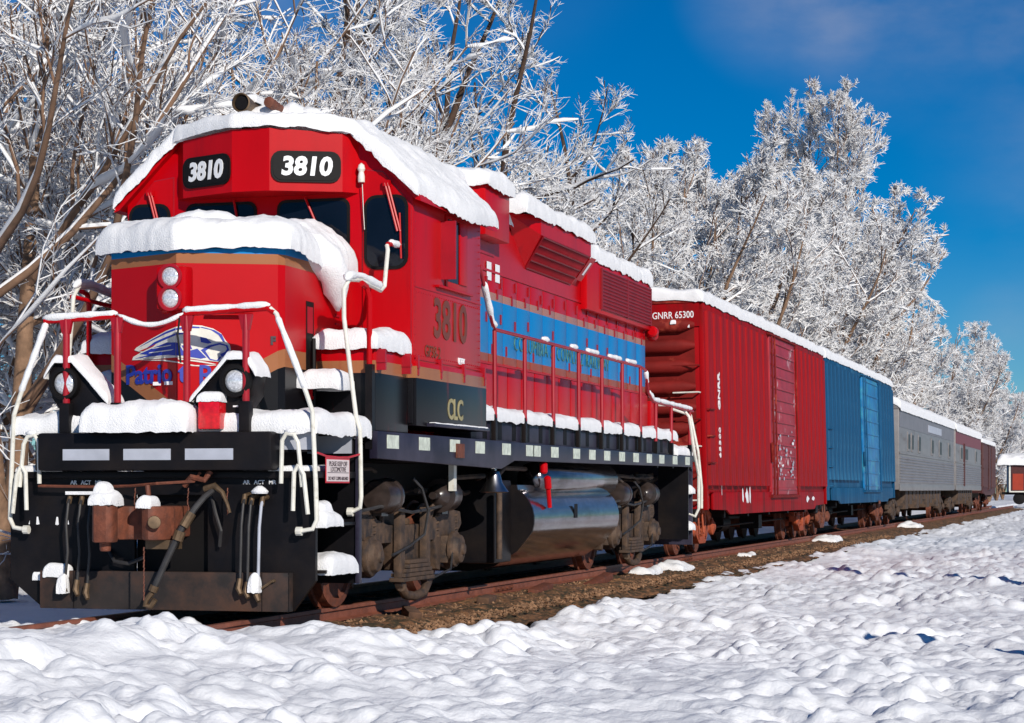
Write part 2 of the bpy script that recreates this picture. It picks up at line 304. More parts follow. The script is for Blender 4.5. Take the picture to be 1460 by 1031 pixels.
# ------------------------------------------------------------------ truck (bogie)
def make_loco_truck(parent, yc, wb=2.74, first=None):
    """two-axle locomotive truck centred on yc"""
    t = link('truck', None, parent) if False else bpy.data.objects.new('truck', None)
    if t.name not in col.objects: col.objects.link(t)
    t.parent = parent; t.location = (0, yc, 0)
    h = wb/2
    for sy in (-h, h):
        w = MB()
        for sx in (-1, 1):
            w.lathe((sx*.70, sy, .51), (sx, 0, 0), [(-.03,.30),(-.02,.545),(.02,.54),(.03,.51),(.125,.505),(.13,.43),(.10,.41),(.09,.2),(.15,.18),(.16,.05)], 28)
        w.cyl((-.7, sy, .51), (.7, sy, .51), .09)
        w.build('wheel_set', M_rust, t)
    for sx in (-1, 1):
        f = MB(); X0, X1 = sx*.98, sx*1.10
        a, b = min(X0, X1), max(X0, X1)
        # side frame: arched top beam with pedestal legs
        prof = [(-h-.55,.78),(-h-.50,.92),(-h+.2,.98),(-h+.45,.86),(-.55,.80),(.55,.80),(h-.45,.86),(h-.2,.98),(h+.50,.92),(h+.55,.78),
                (h+.42,.70),(h+.34,.30),(h+.24,.28),(h+.2,.66),(h-.2,.66),(h-.24,.28),(h-.36,.30),(h-.46,.62),(.5,.62),(.4,.34),(-.4,.34),(-.5,.62),
                (-h+.46,.62),(-h+.36,.30),(-h+.24,.28),(-h+.2,.66),(-h-.2,.66),(-h-.24,.28),(-h-.34,.30),(-h-.42,.70)]
        f.prism(prof, 'YZ', a, b)
        f.build('side_frame', M_under, t, bevel=.012)
        for sy in (-h, h):
            j = MB(); j.box(min(sx*.97, sx*1.16), max(sx*.97, sx*1.16), sy-.17, sy+.17, .36, .66)
            j.lathe((sx*1.16, sy, .51), (sx, 0, 0), [(0,.20),(.05,.20),(.06,.17),(.11,.15),(.125,.07),(.15,.06)], 18)
            for k in range(6):
                an = R(60*k+15); j.cyl((sx*1.21, sy+.155*math.cos(an), .51+.155*math.sin(an)), (sx*1.235, sy+.155*math.cos(an), .51+.155*math.sin(an)), .016, n=6)
            j.build('journal_box', M_under, t, bevel=.008)
            s = MB()
            for q in (-.34, .34):
                pts = [(sx*1.04+.07*math.cos(a*.9), sy+q+.07*math.sin(a*.9), .66+a*.0105) for a in range(0, 22)]
                s.tube(pts, .016, 6)
            s.build('coil_spring', M_under, t)
        # swing hanger bars, spring plank with leaf pack
        hb = MB()
        for q in (-.42, .42):
            hb.prism([(q-.07,.98),(q+.05,.98),(q+.07,.9),(q+.06,.30),(q+.12,.16),(q+.02,.12),(q-.06,.2),(q-.08,.3)], 'YZ', min(sx*1.12, sx*1.2), max(sx*1.12, sx*1.2))
        hb.tube([(sx*1.18, -.42, .16), (sx*1.18, -.3, .08), (sx*1.18, 0, .05), (sx*1.18, .3, .08), (sx*1.18, .42, .16)], .05, 8)
        hb.build('swing_hanger', M_under, t, bevel=.01)
        lp = MB()
        for k in range(5): lp.box(min(sx*1.08, sx*1.24), max(sx*1.08, sx*1.24), -.52+.05*k, .52-.05*k, .22+.045*k, .26+.045*k)
        lp.build('leaf_spring', M_under, t, bevel=.006)
        for sy, d in ((-h+.38, 1), (h-.38, -1)):
            c = MB()
            c.lathe((sx*1.18, sy-.22*d, 1.10), (0, d, 0), [(0,.03),(.02,.15),(.05,.17),(.30,.17),(.32,.185),(.36,.185),(.37,.13),(.43,.10),(.46,.045),(.60,.04)], 20)
            c.box(min(sx*1.0, sx*1.2), max(sx*1.0, sx*1.2), sy-.1, sy+.1, .9, 1.04)
            c.build('brake_cylinder', M_cyl, t)
            sh = MB(); sy2 = -h if d > 0 else h
            pts = arc((sy2, .51), .60, -35 if d > 0 else 145, 35 if d > 0 else 215, 5)
            pts2 = arc((sy2, .51), .545, 35 if d > 0 else 215, -35 if d > 0 else 145, 5)
            sh.prism(pts+pts2, 'YZ', min(sx*.72, sx*.82), max(sx*.72, sx*.82))
            sh.tube([(sx*.9, sy2+.62*d, .5), (sx*1.06, sy2+.60*d, .75), (sx*1.12, sy2+.56*d, 1.02)], .035, 6)
            sh.tube([(sx*.9, sy2+.62*d, .5), (sx*.9, sy2-.62*d, .28)], .02, 6)
            sh.build('brake_rigging', M_under, t)
        p = MB()
        p.tube([(sx*1.16, -h-.3, .95), (sx*1.25, -h+.1, 1.0), (sx*1.22, -.2, .93), (sx*1.22, .2, .95), (sx*1.2, h, 1.02)], .018, 6)
        p.tube([(sx*1.28, -.35, 1.28), (sx*1.32, -.18, 1.18), (sx*1.34, -.02, .95), (sx*1.3, -.03, .70), (sx*1.22, -.3, .58), (sx*1.18, -.7, .50)], .017, 6)
        p.tube([(sx*1.2, h-.1, .55), (sx*1.24, h-.3, .3), (sx*1.18, .5, .2)], .012, 6)
        p.split('air_pipe', M_hose, t)
    bl = MB(); bl.box(-.95, .95, -.3, .3, .45, 1.1); bl.box(-.6, .6, -h-.5, h+.5, .75, 1.0); bl.box(-.9, .9, -.75, -.35, .3, .75); bl.box(-.9, .9, .35, .75, .3, .75)
    bl.build('bolster', M_dark, t, bevel=.02)
    return t

# ------------------------------------------------------------------ locomotive
L_ = thing('locomotive', 'red diesel locomotive with blue and tan stripes, number 3810 and snow on its roof', 'locomotive')
# --- underframe & decks
m = MB()
for sx in (-1, 1):
    a, b = sorted((sx*1.47, sx*1.55))
    m.prism([(1.35,1.72),(1.35,1.46),(5.55,1.40),(6.1,1.50),(16.7,1.53),(16.7,1.70)], 'YZ', a, b)
m.build('side_sill', M_sill, L_, bevel=.006)
m = MB(); m.box(-1.46, 1.46, 0.02, 16.7, 1.66, 1.715); m.box(-.45, .45, .5, 16.2, 1.1, 1.66); m.box(-1.46, 1.46, 2.6, 4.9, 1.45, 1.65)
m.build('deck', M_dark, L_, bevel=.005)
for sx in (-1, 1):
    a, b = sorted((sx*1.15, sx*1.40))
    MB().box(a, b, 4.85, 15.9, 1.72, 2.0).build('cable_duct', M_sill, L_, bevel=.01)
    snow_rect('walkway_snow', L_, min(sx*.90, sx*1.46), max(sx*.90, sx*1.46), 4.75, 16.0, 1.99, .13, seed=sx+3, res=.10, rag=.05)
    k = MB()
    for i in range(18): 
        y = 5.3+i*.6; k.box(min(sx*1.40, sx*1.404), max(sx*1.40, sx*1.404), y, y+.16, 1.74, 1.97)
    k.split('duct_dark_rect', M_dark, L_)  # thin near-black rectangles evenly spaced along the duct's outer face
# --- reflective squares along the sill
for i, y in enumerate([1.79, 2.76, 3.78, 4.7, 5.74, 6.75, 7.05, 7.9, 9.0, 9.85, 10.7, 11.6, 12.5, 13.4, 14.3, 15.3, 16.3]):
    for sx in (1,):
        MB().box(1.55, 1.555, y-.17, y+.17, 1.56, 1.69).build('reflector', M_refl, L_)
MB().box(1.555, 1.575, 3.8, 4.05, 1.50, 1.65).build('rust_tab', M_rust, L_)
# --- battery boxes beside and ahead of cab
for sx in (-1, 1):
    a, b = sorted((sx*.90, sx*1.50))
    MB().box(a, b, 1.43, 2.40, 1.72, 2.56).build('toolbox', M_cab, L_, bevel=.015)
    snow_rect('toolbox_snow', L_, a-.04, b+.04, 1.36, 2.42, 2.55, .16, seed=5+sx, rag=.05)
    a, b = sorted((sx*.95, sx*1.53))
    b, a = sorted((sx*.95, sx*1.58), reverse=True); MB().box(a, b, 2.42, 4.85, 1.80, 2.44).build('battery_box', M_cab, L_, bevel=.012)
    q = MB()
    for y in (1.43+.03, 2.2, 2.45, 3.2, 4.0, 4.75):
        q.box(min(sx*1.50, sx*1.59), max(sx*1.50, sx*1.59), y, y+.035, 2.30, 2.50); q.box(min(sx*1.50, sx*1.595), max(sx*1.50, sx*1.595), y-.01, y+.045, 2.37, 2.40)
    q.split('hinge', M_drk, L_)
    a, b = sorted((sx*1.45, sx*1.66)); MB().box(a, b, 2.75, 4.7, 1.80, 1.835).build('box_ledge', M_sill, L_, bevel=.005)
    a, b = sorted((sx*1.585, sx*1.66)); snow_rect('ledge_snow', L_, a, b, 2.8, 4.65, 1.83, .015, seed=9, rag=.0)
    # front shelf
    a, b = sorted((sx*.84, sx*1.28)); MB().box(a, b, 1.0, 1.40, 2.12, 2.16).build('step_shelf', M_sill, L_, bevel=.005)
    snow_rect('shelf_snow', L_, a, b+.02, .98, 1.42, 2.15, .16, seed=11+sx)
    a, b = sorted((sx*.80, sx*1.42)); MB().box(a, b, 0.98, 1.44, 1.72, 1.75).build('step_box', M_dark, L_)
    a, b = sorted((sx*.2, sx*1.50)); snow_rect('platform_snow', L_, a, b+.02*0, -.10, 1.40, 1.715, .16, seed=15+sx, rag=.06)
text('CLC', .30, (1.583, 3.70, 1.99), (0,1,0), M_gold2, L_, sx=.95, bold=.006)

# --- nose
def nose_y(x): return .24+.42*abs(x)
xs = [-.88,-.80,0,.80,.88]
outline = [(-.88,.70),(-.84,.62),(0,.24),(.84,.62),(.88,.70),(.88,2.40),(-.88,2.40)]
n = MB(); k = len(outline); v = [(x, y, 1.72) for x, y in outline]
def nz_(x, y): return 3.40+.10*(y-.24)
v += [(x, y, nz_(x, y)-.05) for x, y in outline]; v += [(x*.955, y+.035 if y < 2.3 else y, nz_(x, y)) for x, y in outline]
f = [(i, (i+1) % k, k+(i+1) % k, k+i) for i in range(k)]+[(k+i, k+(i+1) % k, 2*k+(i+1) % k, 2*k+i) for i in range(k)]+[tuple(range(2*k, 3*k))]
n.add(v, f); n.build('nose', M_nose, L_, angle=20)
Lb = 2.15
def fn(a, b):
    x = -.99+a; yf = nose_y(x)-.08; y = yf+(2.36-yf)*b/Lb
    bulge = .06*math.exp(-((x-.0)/.45)**2)
    sag = .9*max(0, x-.55)**1.6*sstep0(.5, 1.8, y)
    return (x, y, 3.43+.10*(y-.24)-.05*max(0, abs(x)-.6)-sag)
def sstep0(a, b, x): t = min(max((x-a)/(b-a), 0), 1); return t*t*(3-2*t)
snow_sheet('nose_snow', L_, fn, 1.98, Lb, .21, seed=21, res=.035, rag=.055, R_=.24, lump=.22)
snow_sheet('nose_snow_mound', L_, lambda a, b: (-.30+a, .7+b, 3.62), .62, .7, .16, seed=4, R_=.3)
# snow sliding off right shoulder of the nose
dr = MB(); dr.tube([(.62,1.3,3.50),(.85,1.45,3.44),(.95,1.56,3.36),(.99,1.66,3.24),(.985,1.75,3.12),(.96,1.83,3.0),(.94,1.88,2.90)], [.16,.19,.18,.155,.12,.075,.02], 16)
o = dr.build('nose_snow_slump', M_snow, L_, angle=80)
for v_ in o.data.vertices: v_.co += Vector((noise.noise(v_.co*9)*.03, noise.noise(v_.co*9+Vector((9,0,0)))*.05, noise.noise(v_.co*9)*.03))
# nose fittings: frame directions of both faces
fr = Vector((.84, .38, 0)).normalized(); fl = Vector((.84, -.38, 0)).normalized()
def on_r(x, z, d=0): p = Vector((x, .24+.452*x, z)); return p+Vector((fr.y, -fr.x, 0))*d
def on_l(x, z, d=0): p = Vector((x, .24-.452*x, z)); return p+Vector((fl.y, -fl.x, 0))*d
hl = MB(); hl.box(-.15, .15, .12, .30, 2.80, 3.20); hl.build('headlight_housing', M_red, L_, bevel=.04)
for z in (3.10, 2.90):
    h = MB(); h.lathe((0, .125, z), (0,-1,0), [(0,.115),(.03,.115),(.032,.09),(.012,.088)], 24); h.build('headlight_rim', M_drk, L_)
    h = MB(); h.lathe((0, .118, z), (0,-1,0), [(0,.09),(.015,.075),(.028,.05),(.034,.01)], 24); h.build('headlight', M_lens, L_)
# streamlined bird-train emblem, laid on the two faces
def nose_pt(x, z, d): return on_r(x, z, d) if x > 0 else on_l(x, z, d)
def decal(name, pts, mt, d):
    """flat print clipped at the nose ridge into a left and a right half"""
    for sgn in (-1, 1):
        out = []
        for (x0, z0), (x1, z1) in zip(pts, pts[1:]+pts[:1]):
            i0 = x0*sgn >= 0; i1 = x1*sgn >= 0
            if i0: out.append((x0, z0))
            if i0 != i1:
                t = x0/(x0-x1); out.append((1e-4*sgn, z0+(z1-z0)*t))
        if len(out) < 3: continue
        fn_ = on_r if sgn > 0 else on_l
        mb = MB(); nn = len(out); mb.add([fn_(x, z, d) for x, z in out]+[fn_(x, z, d-.0025) for x, z in out], [tuple(range(nn)), tuple(range(nn, 2*nn))[::-1]]+[(i, (i+1) % nn, nn+(i+1) % nn, nn+i) for i in range(nn)])
        mb.build(name, mt, L_, smooth=False)
def W(px, py): # emblem drawing coordinates (photo crop) -> nose x, z
    x = (px-435)/385*.56 if px < 435 else (px-435)/480*.45
    return (x, 2.665-(py-185)/305*.33)
def sc(pts): return [W(*p) for p in pts]
decal('emblem', sc([(50,458),(60,430),(130,395),(70,372),(90,350),(230,280),(350,225),(450,195),(550,180),(660,185),(760,210),(830,250),(870,310),(905,345),(915,385),(895,430),(850,465),(800,490),(740,485),(660,478),(560,465),(430,455),(250,460)]), M_white, .006)
for pts in ([(110,352),(230,300),(350,250),(450,222),(560,208),(640,208),(640,196),(550,190),(450,205),(350,235),(230,290)],
            [(160,378),(260,330),(370,290),(470,262),(560,255),(560,243),(460,248),(360,275),(250,315)],
            [(120,408),(250,360),(360,325),(440,330),(470,360),(520,440),(430,440),(330,430),(230,435),(80,445),(200,420)],
            [(640,200),(740,222),(805,262),(845,318),(865,322),(835,258),(770,222),(660,196)],
            [(480,355),(560,350),(575,385),(500,385)], [(545,400),(620,380),(700,455),(650,465),(560,452)],
            [(645,280),(700,290),(745,330),(715,338),(650,325)],
            [(650,392),(720,352),(820,330),(885,350),(900,385),(880,420),(835,452),(820,425),(865,405),(880,380),(870,355),(815,345),(740,365),(690,400),(735,465),(790,478),(820,440),(830,455),(800,485),(730,476)]):
    decal('emblem_detail', sc(pts), M_btext, .0095)
for pts in ([(150,448),(330,440),(400,430),(160,438)], [(200,408),(400,395),(420,385),(210,400)], [(230,372),(390,355),(400,347),(240,365)]):
    decal('emblem_feather', sc(pts), M_white, .012)
decal('emblem_red_vane', sc([(110,385),(200,355),(265,330),(240,350),(150,385)]), M_red, .0095)
for pts in ([(120,464),(330,468),(450,492),(600,520),(780,515),(785,520),(640,530),(570,526),(440,500),(320,478)], [(450,462),(650,482),(790,510),(760,512),(600,490),(450,472)], [(800,492),(870,498),(960,520),(960,526),(860,508)], [(860,455),(960,478),(1000,500),(940,482),(860,463)]):
    decal('emblem_line', sc(pts), M_white, .006)
text('Patrio', .25, on_l(-.345, 2.225, .006), fl, M_btext, L_, sx=1.08, bold=.006)
text('t', .25, on_r(.055, 2.225, .012), fr, M_btext, L_, sx=1.0, bold=.006)
text('Rail', .25, on_r(.345, 2.205, .006), fr, M_btext, L_, sx=1.0, bold=.004)
for x in (-.13,): MB().box(-.05, .05, 0, .004, -.016, .016).build('white_decal', M_wtext, L_).location = on_l(-.22, 2.14, .012)
MB().box(-.055, .055, 0, .004, -.016, .016).build('white_decal', M_wtext, L_).location = on_l(-.07, 2.14, .012)
text('F', .10, on_r(.80, 2.53, .006), fr, M_ktext, L_, bold=.006)
# nose seams, grab iron, classification light
s_ = MB(); s_.tube([on_r(.25,2.78,.03), on_r(.25,2.78,.09), on_r(.62,2.78,.09), on_r(.62,2.78,.03)], .012, 8); s_.build('grab_iron', M_red, L_)
snow_line('grab_iron_snow', L_, [on_r(.25,2.785,.09), on_r(.62,2.785,.09)], .012)
s_ = MB(); s_.tube([on_l(-.06,2.86,.0), on_l(-.06,2.80,.05), on_l(-.10,2.80,.05)], .03, 8); s_.build('bracket', M_red, L_)
# side recess and conduit on the nose flank
s_ = MB(); s_.box(.875, .883, 1.22, 1.42, 2.30, 2.95); s_.build('nose_recess', M_dark, L_)
s_ = MB(); s_.box(.878, .885, 1.25, 1.39, 2.65, 2.9); s_.build('recess_panel', M_drk, L_)
s_ = MB(); s_.box(.88, .93, 1.28, 1.36, 2.05, 2.30); s_.tube([(.92,1.32,2.6),(.93,1.30,2.3),(.92,1.33,1.9)], .02, 6); s_.build('conduit', M_dark, L_)
s_ = MB(); s_.box(.88,.925,1.26,1.38,2.02,2.14); s_.build('red_valve', M_red, L_, bevel=.01)
s_ = MB(); s_.box(.88,.895,2.0,2.1,2.86,2.88); s_.box(.88,.895,2.0,2.1,2.78,2.80); s_.split('vent_slot', M_drk, L_)

# --- cab
EZ, TZ, TX, CW = 4.10, 4.68, .95, 1.55
cabp = [(-CW,1.82),(CW,1.82),(CW,EZ),(TX,TZ),(.5,TZ+.05),(-.5,TZ+.05),(-TX,TZ),(-CW,EZ)]
c = MB(); c.prism(cabp, 'XZ', 2.40, 4.72); c.build('cab_body', M_cab, L_, angle=20, bevel=.012)
roof = [(-1.66,EZ-.09),(-1.64,EZ-.02),(-TX-.02,TZ+.035),(-.5,TZ+.085),(.5,TZ+.085),(TX+.02,TZ+.035),(1.64,EZ-.02),(1.66,EZ-.09),(1.60,EZ-.07),(TX,TZ+.005),(.5,TZ+.055),(-.5,TZ+.055),(-TX,TZ+.005),(-1.60,EZ-.07)]
c = MB(); c.prism(roof, 'XZ', 2.32, 5.0); c.build('cab_roof', M_red, L_, angle=20)
def rz(x):
    x = abs(x)
    if x < .5: return TZ+.09
    if x < TX: return TZ+.09-(x-.5)/.45*.05
    return TZ+.04-(x-TX)/(1.64-TX)*(TZ-EZ+.05)
WR = 1.66
def froof(a, b):
    # arc-length parametrised across the roof
    s = a-1.86; sg = 1 if s > 0 else -1; s = abs(s)
    if s < .97: x = s
    else: x = .97+(s-.97)*.765*(1+(.16*math.exp(-((b-1.5)/.8)**2) if sg > 0 else 0))
    y = 2.27+b
    return (sg*x, y, rz(x)+.02)
snow_sheet('cab_roof_snow', L_, froof, 3.70, 2.85, .135, seed=31, res=.04, rag=.075, R_=.14, lump=.35)
# number-board wedge: projecting V with canted panels
def numbox():
    pts = [(-.98,2.40),(-.86,2.26),(-.20,1.97),(.20,1.97),(.86,2.26),(.98,2.40)]
    mb = MB(); k = len(pts); top = [(x, y, rz(x)-.03) for x, y in pts]; bot = [(x, y, 4.12) for x, y in pts]
    mb.add(bot+top, [(i, i+1, k+i+1, k+i) for i in range(k-1)]+[tuple(range(k)), tuple(range(2*k-1, k-1, -1))]); return mb.build('number_board_hood', M_red, L_, angle=15)
numbox()
# roof over the wedge with its own snow
def fvis(a, b):
    x = -.98+a; ax = abs(x); yf = 1.97 if ax < .2 else 1.97+(ax-.2)*.44
    return (x, yf-.05+b*(2.9-yf)/.9, rz(x)+.02)
snow_sheet('visor_snow', L_, fvis, 1.96, .9, .12, seed=35, res=.035, rag=.03)
nr = Vector((.66,.29,0)).normalized(); nl = Vector((.66,-.29,0)).normalized()
for sg, d_ in ((1, nr), (-1, nl)):
    cx = Vector((sg*.53, 2.115, 4.36)); nn = Vector((d_.y, -d_.x, 0)); 
    pts = [(a_, b_) for a_, b_ in rrect(-.325, .325, -.135, .135, .09)]
    pts_o = [(a_, b_) for a_, b_ in rrect(-.345, .345, -.155, .155, .10)]
    panel('number_board_frame', pts_o, cx+nn*.0, d_, M_dark, L_, .02)
    panel('number_board', pts, cx+nn*.02, d_, M_dark, L_, .006)
    text('3810', .25, cx+nn*.029+Vector((0,0,-.005)), d_, M_wtext, L_, shear=.12, bold=.010, sx=1.0)
# windows of the cab front
def win(x0, x1, z0, z1, y, r=.07, name='window'):
    panel(name+'_gasket', rrect(x0-.03, x1+.03, z0-.03, z1+.03, r+.02), (0, y, 0), (1,0,0), M_dark, L_, .012)
    panel(name, rrect(x0, x1, z0, z1, r), (0, y-.012, 0), (1,0,0), M_glass, L_, .004)
win(.14, .86, 3.58, 4.05, 2.40); win(-.86, -.14, 3.58, 4.05, 2.40)
# end door with tall window on each side of the nose
for sg in (1, -1):
    x0, x1 = (1.02, 1.54) if sg > 0 else (-1.54, -1.02)
    pts = [(x0, 2.58), (x1, 2.58), (x1, 3.95), (x0 if sg < 0 else x1-.02, 4.02)] if False else ([(x0,2.58),(x1,2.58),(x1,3.98),(x1-.30,4.33),(x0,4.36)] if sg > 0 else [(x0,2.58),(x1,2.58),(x1,4.36),(x0+.30,4.33),(x0,3.98)])
    panel('cab_door_seam', pts, (0, 2.40, 0), (1,0,0), M_drk, L_, .008)
    cxm = sum(p[0] for p in pts)/len(pts)
    ins = [((p[0]-cxm)*.955+cxm, (p[1]-3.4)*.985+3.4) for p in pts]
    panel('cab_door', ins, (0, 2.392, 0), (1,0,0), M_red, L_, .014)
    win(x0+.06, x1-.06, 3.38, 4.06, 2.376, r=.10, name='door_window')
    wx = x0+.26 if sg > 0 else x0+.26
    w = MB(); w.tube([(wx,2.33,4.20),(wx+.13,2.33,3.72)], .012, 6); w.tube([(wx+.03,2.33,4.20),(wx+.16,2.33,3.72)], .012, 6); w.box(wx-.02, wx+.05, 2.32, 2.37, 4.17, 4.23); w.tube([(wx+.155,2.33,3.9),(wx+.17,2.33,3.45)], .010, 6)
    w.build('windshield_wiper', M_red, L_)
for a_, b_ in (((.42,2.36,4.10), (.60,2.36,3.70)), ((-.35,2.36,4.10), (-.28,2.36,3.75))):
    w = MB(); w.tube([a_, b_], .012, 6); w.tube([Vector(b_)+Vector((-.3,0,.12)), b_], .009, 6); w.build('windshield_wiper', M_red, L_)
w = MB(); w.lathe((1.03,2.34,4.22), (0,0,1), [(0,.035),(.06,.035),(.10,.025),(.13,.04),(.17,.03),(.19,.005)], 12); w.tube([(1.04,2.34,4.2),(1.05,2.35,3.9),(1.06,2.35,3.75)], .004, 5); w.build('marker_lamp', M_white, L_)
# cab side window, deflector, seams
for sx in (1, -1):
    X = sx*1.55
    s_ = MB(); s_.box(min(X, X+sx*.012), max(X, X+sx*.012), 3.44, 4.20, 3.27, 4.02); s_.build('side_window_frame', M_red, L_, bevel=.004)
    s_ = MB(); s_.box(min(X+sx*.012, X+sx*.016), max(X+sx*.012, X+sx*.016), 3.50, 3.88, 3.33, 3.98); s_.build('side_window', M_glass, L_)
    s_ = MB(); s_.box(min(X+sx*.012, X+sx*.03), max(X+sx*.012, X+sx*.03), 3.88, 4.14, 3.33, 3.98); s_.build('side_window_shutter', M_red, L_, bevel=.004)
    s_ = MB(); s_.box(min(X, X+sx*.16), max(X, X+sx*.16), 3.30, 3.325, 3.33, 3.93); s_.build('wind_deflector', M_drk, L_)
    s_ = MB(); s_.box(min(X, X+sx*.05), max(X, X+sx*.05), 3.1, 4.3, 3.235, 3.26); s_.build('arm_rest', M_red, L_, bevel=.005)
    s_ = MB(); s_.box(min(X, X+sx*.010), max(X, X+sx*.010), 2.45, 4.72, 2.46, 2.475); s_.box(min(X, X+sx*.008), max(X, X+sx*.008), 2.45, 4.72, 3.18, 3.19); s_.build('cab_rib', M_red, L_)
text('3810', .56, (1.555, 3.62, 2.90), (0,1,0), M_dtext, L_, sx=1.05, bold=.012)
text('GP38-2', .17, (1.555, 3.02, 2.56), (0,1,0), M_dtext, L_, sx=1.0)
text('UTEX', .09, (1.555, 4.0, 2.52), (0,1,0), M_wtext, L_, bold=.004)
rv = MB()
for z in np.arange(2.55, 4.05, .075): rv.box(1.548, 1.556, 2.455, 2.467, z, z+.012); rv.box(1.548, 1.556, 4.66, 4.672, z, z+.012)
for y in np.arange(2.5, 4.7, .075): rv.box(1.548, 1.556, y, y+.012, 3.13, 3.142); rv.box(1.548, 1.556, y, y+.012, 2.50, 2.512)
o = rv.build('rivets', M_drk, L_, smooth=False); o['kind'] = 'stuff'
# horn and roof fittings
h = MB(); h.lathe((-.16, 2.72, 5.03), (0,-1,0), [(0,.05),(.3,.06),(.5,.08),(.62,.098),(.625,.085),(.50,.06),(.40,.03)], 24); h.box(-.19,-.12,2.2,2.7,4.78,4.98); h.build('horn', M_brass, L_)
h = MB(); h.lathe((-.16, 2.14, 5.03), (0,-1,0), [(0,.07),(.02,.07)], 20); h.build('horn_throat', M_dark, L_)
snow_sheet('horn_snow', L_, lambda a, b: (-.24+a*.8, 2.3+b, 5.09), .2, .5, .06, seed=2)
h = MB(); h.lathe((.12, 2.45, 5.0), (0,-1,.1), [(0,.05),(.3,.055),(.31,.03)], 16); h.build('horn', M_rust, L_)
for i, (x, y, s) in enumerate([(.0,2.6,.34),(.22,2.75,.30),(.42,2.8,.34),(-.32,2.9,.25)]):
    snow_sheet('roof_fitting_snow', L_, lambda a, b: (x-s/2+a, y-s/2+b-.2, 4.86), s, s*1.5, .16+.03*(i % 2), seed=i+40, R_=s*.45)

# --- long hood
HW = .92
hp = [(-HW,1.72),(HW,1.72),(HW,4.40),(HW-.05,4.50),(.60,4.60),(-.60,4.60),(-HW+.05,4.50),(-HW,4.40)]
MB().prism(hp, 'XZ', 4.70, 15.98).build('long_hood', M_hood, L_, angle=20)
snow_rect('hood_snow', L_, -.96, .96, 5.0, 16.05, 4.54, .17, seed=50, res=.09, rag=.09, lump=.4)
door = MB(); door.box(HW, HW+.008, 0, .60, 2.705, 3.79); dm = door.build('hood_door', M_hood, None, bevel=.005).data; bpy.data.objects.remove(bpy.data.objects['hood_door'])
door2 = MB(); door2.box(HW, HW+.008, 0, .60, 2.10, 2.68); dm2 = door2.build('hood_door', M_hood, None, bevel=.005).data; bpy.data.objects.remove(bpy.data.objects['hood_door'])
la = MB(); la.box(HW+.010, HW+.022, .50, .545, 3.63, 3.75); lam = la.build('latch', M_drk, None).data; bpy.data.objects.remove(bpy.data.objects['latch'])
for i in range(17):
    y = 5.25+i*.63
    link('hood_door', dm, L_, loc=(0, y, 0)); link('lower_door', dm2, L_, loc=(0, y+.2, 0))
    for dz, dy in ((0, 0), (-.14+.0, -.18), (-.45, -.03), (-.82, -.40)):
        if random.random() < .8: link('latch', lam, L_, loc=(0, y+dy+random.uniform(-.02, .02), dz+random.uniform(-.03, .03)))
        if dz == -.45 and i < 3: pass
s_ = MB(); s_.box(HW, HW+.02, 4.8, 15.98, 3.80, 3.83); s_.box(HW, HW+.018, 4.8, 15.98, 2.683, 2.702); s_.build('hood_belt', M_hood, L_)
s_ = MB(); s_.box(-HW, -HW-.012, 5.2, 15.9, 2.78, 3.78); s_.build('far_door_panel', M_hood, L_)
for y in (7.12, 7.48): MB().box(HW+.013, HW+.018, y-.09, y+.09, 3.70, 3.92).build('white_placard', M_wtext, L_)
text('COLUMBIA & COWLITZ RAILWAY', .27, (HW+.020, 10.8, 3.0), (0,1,0), M_gold, L_, sx=1.12, space=1.15, bold=-.006)
# filter box behind cab
MB().box(-1.12, 1.12, 6.35, 7.38, 4.16, 4.80).build('air_filter_box', M_red, L_, bevel=.02)
MB().box(-.935, .935, 4.73, 6.6, 3.95, 4.56).build('hood_front_panel', M_red, L_, bevel=.01)
MB().box(-.932, .932, 6.61, 7.36, 4.0, 4.155).build('filter_box_neck', M_drk, L_)
snow_rect('filter_box_snow', L_, -1.16, 1.18, 6.28, 7.46, 4.79, .19, seed=55, rag=.08)
MB().box(-.9, .9, 5.0, 6.33, 4.55, 4.78).build('hood_front_raise', M_red, L_, bevel=.02)
snow_rect('hood_front_snow', L_, -.93, .93, 5.0, 6.4, 4.77, .14, seed=56)
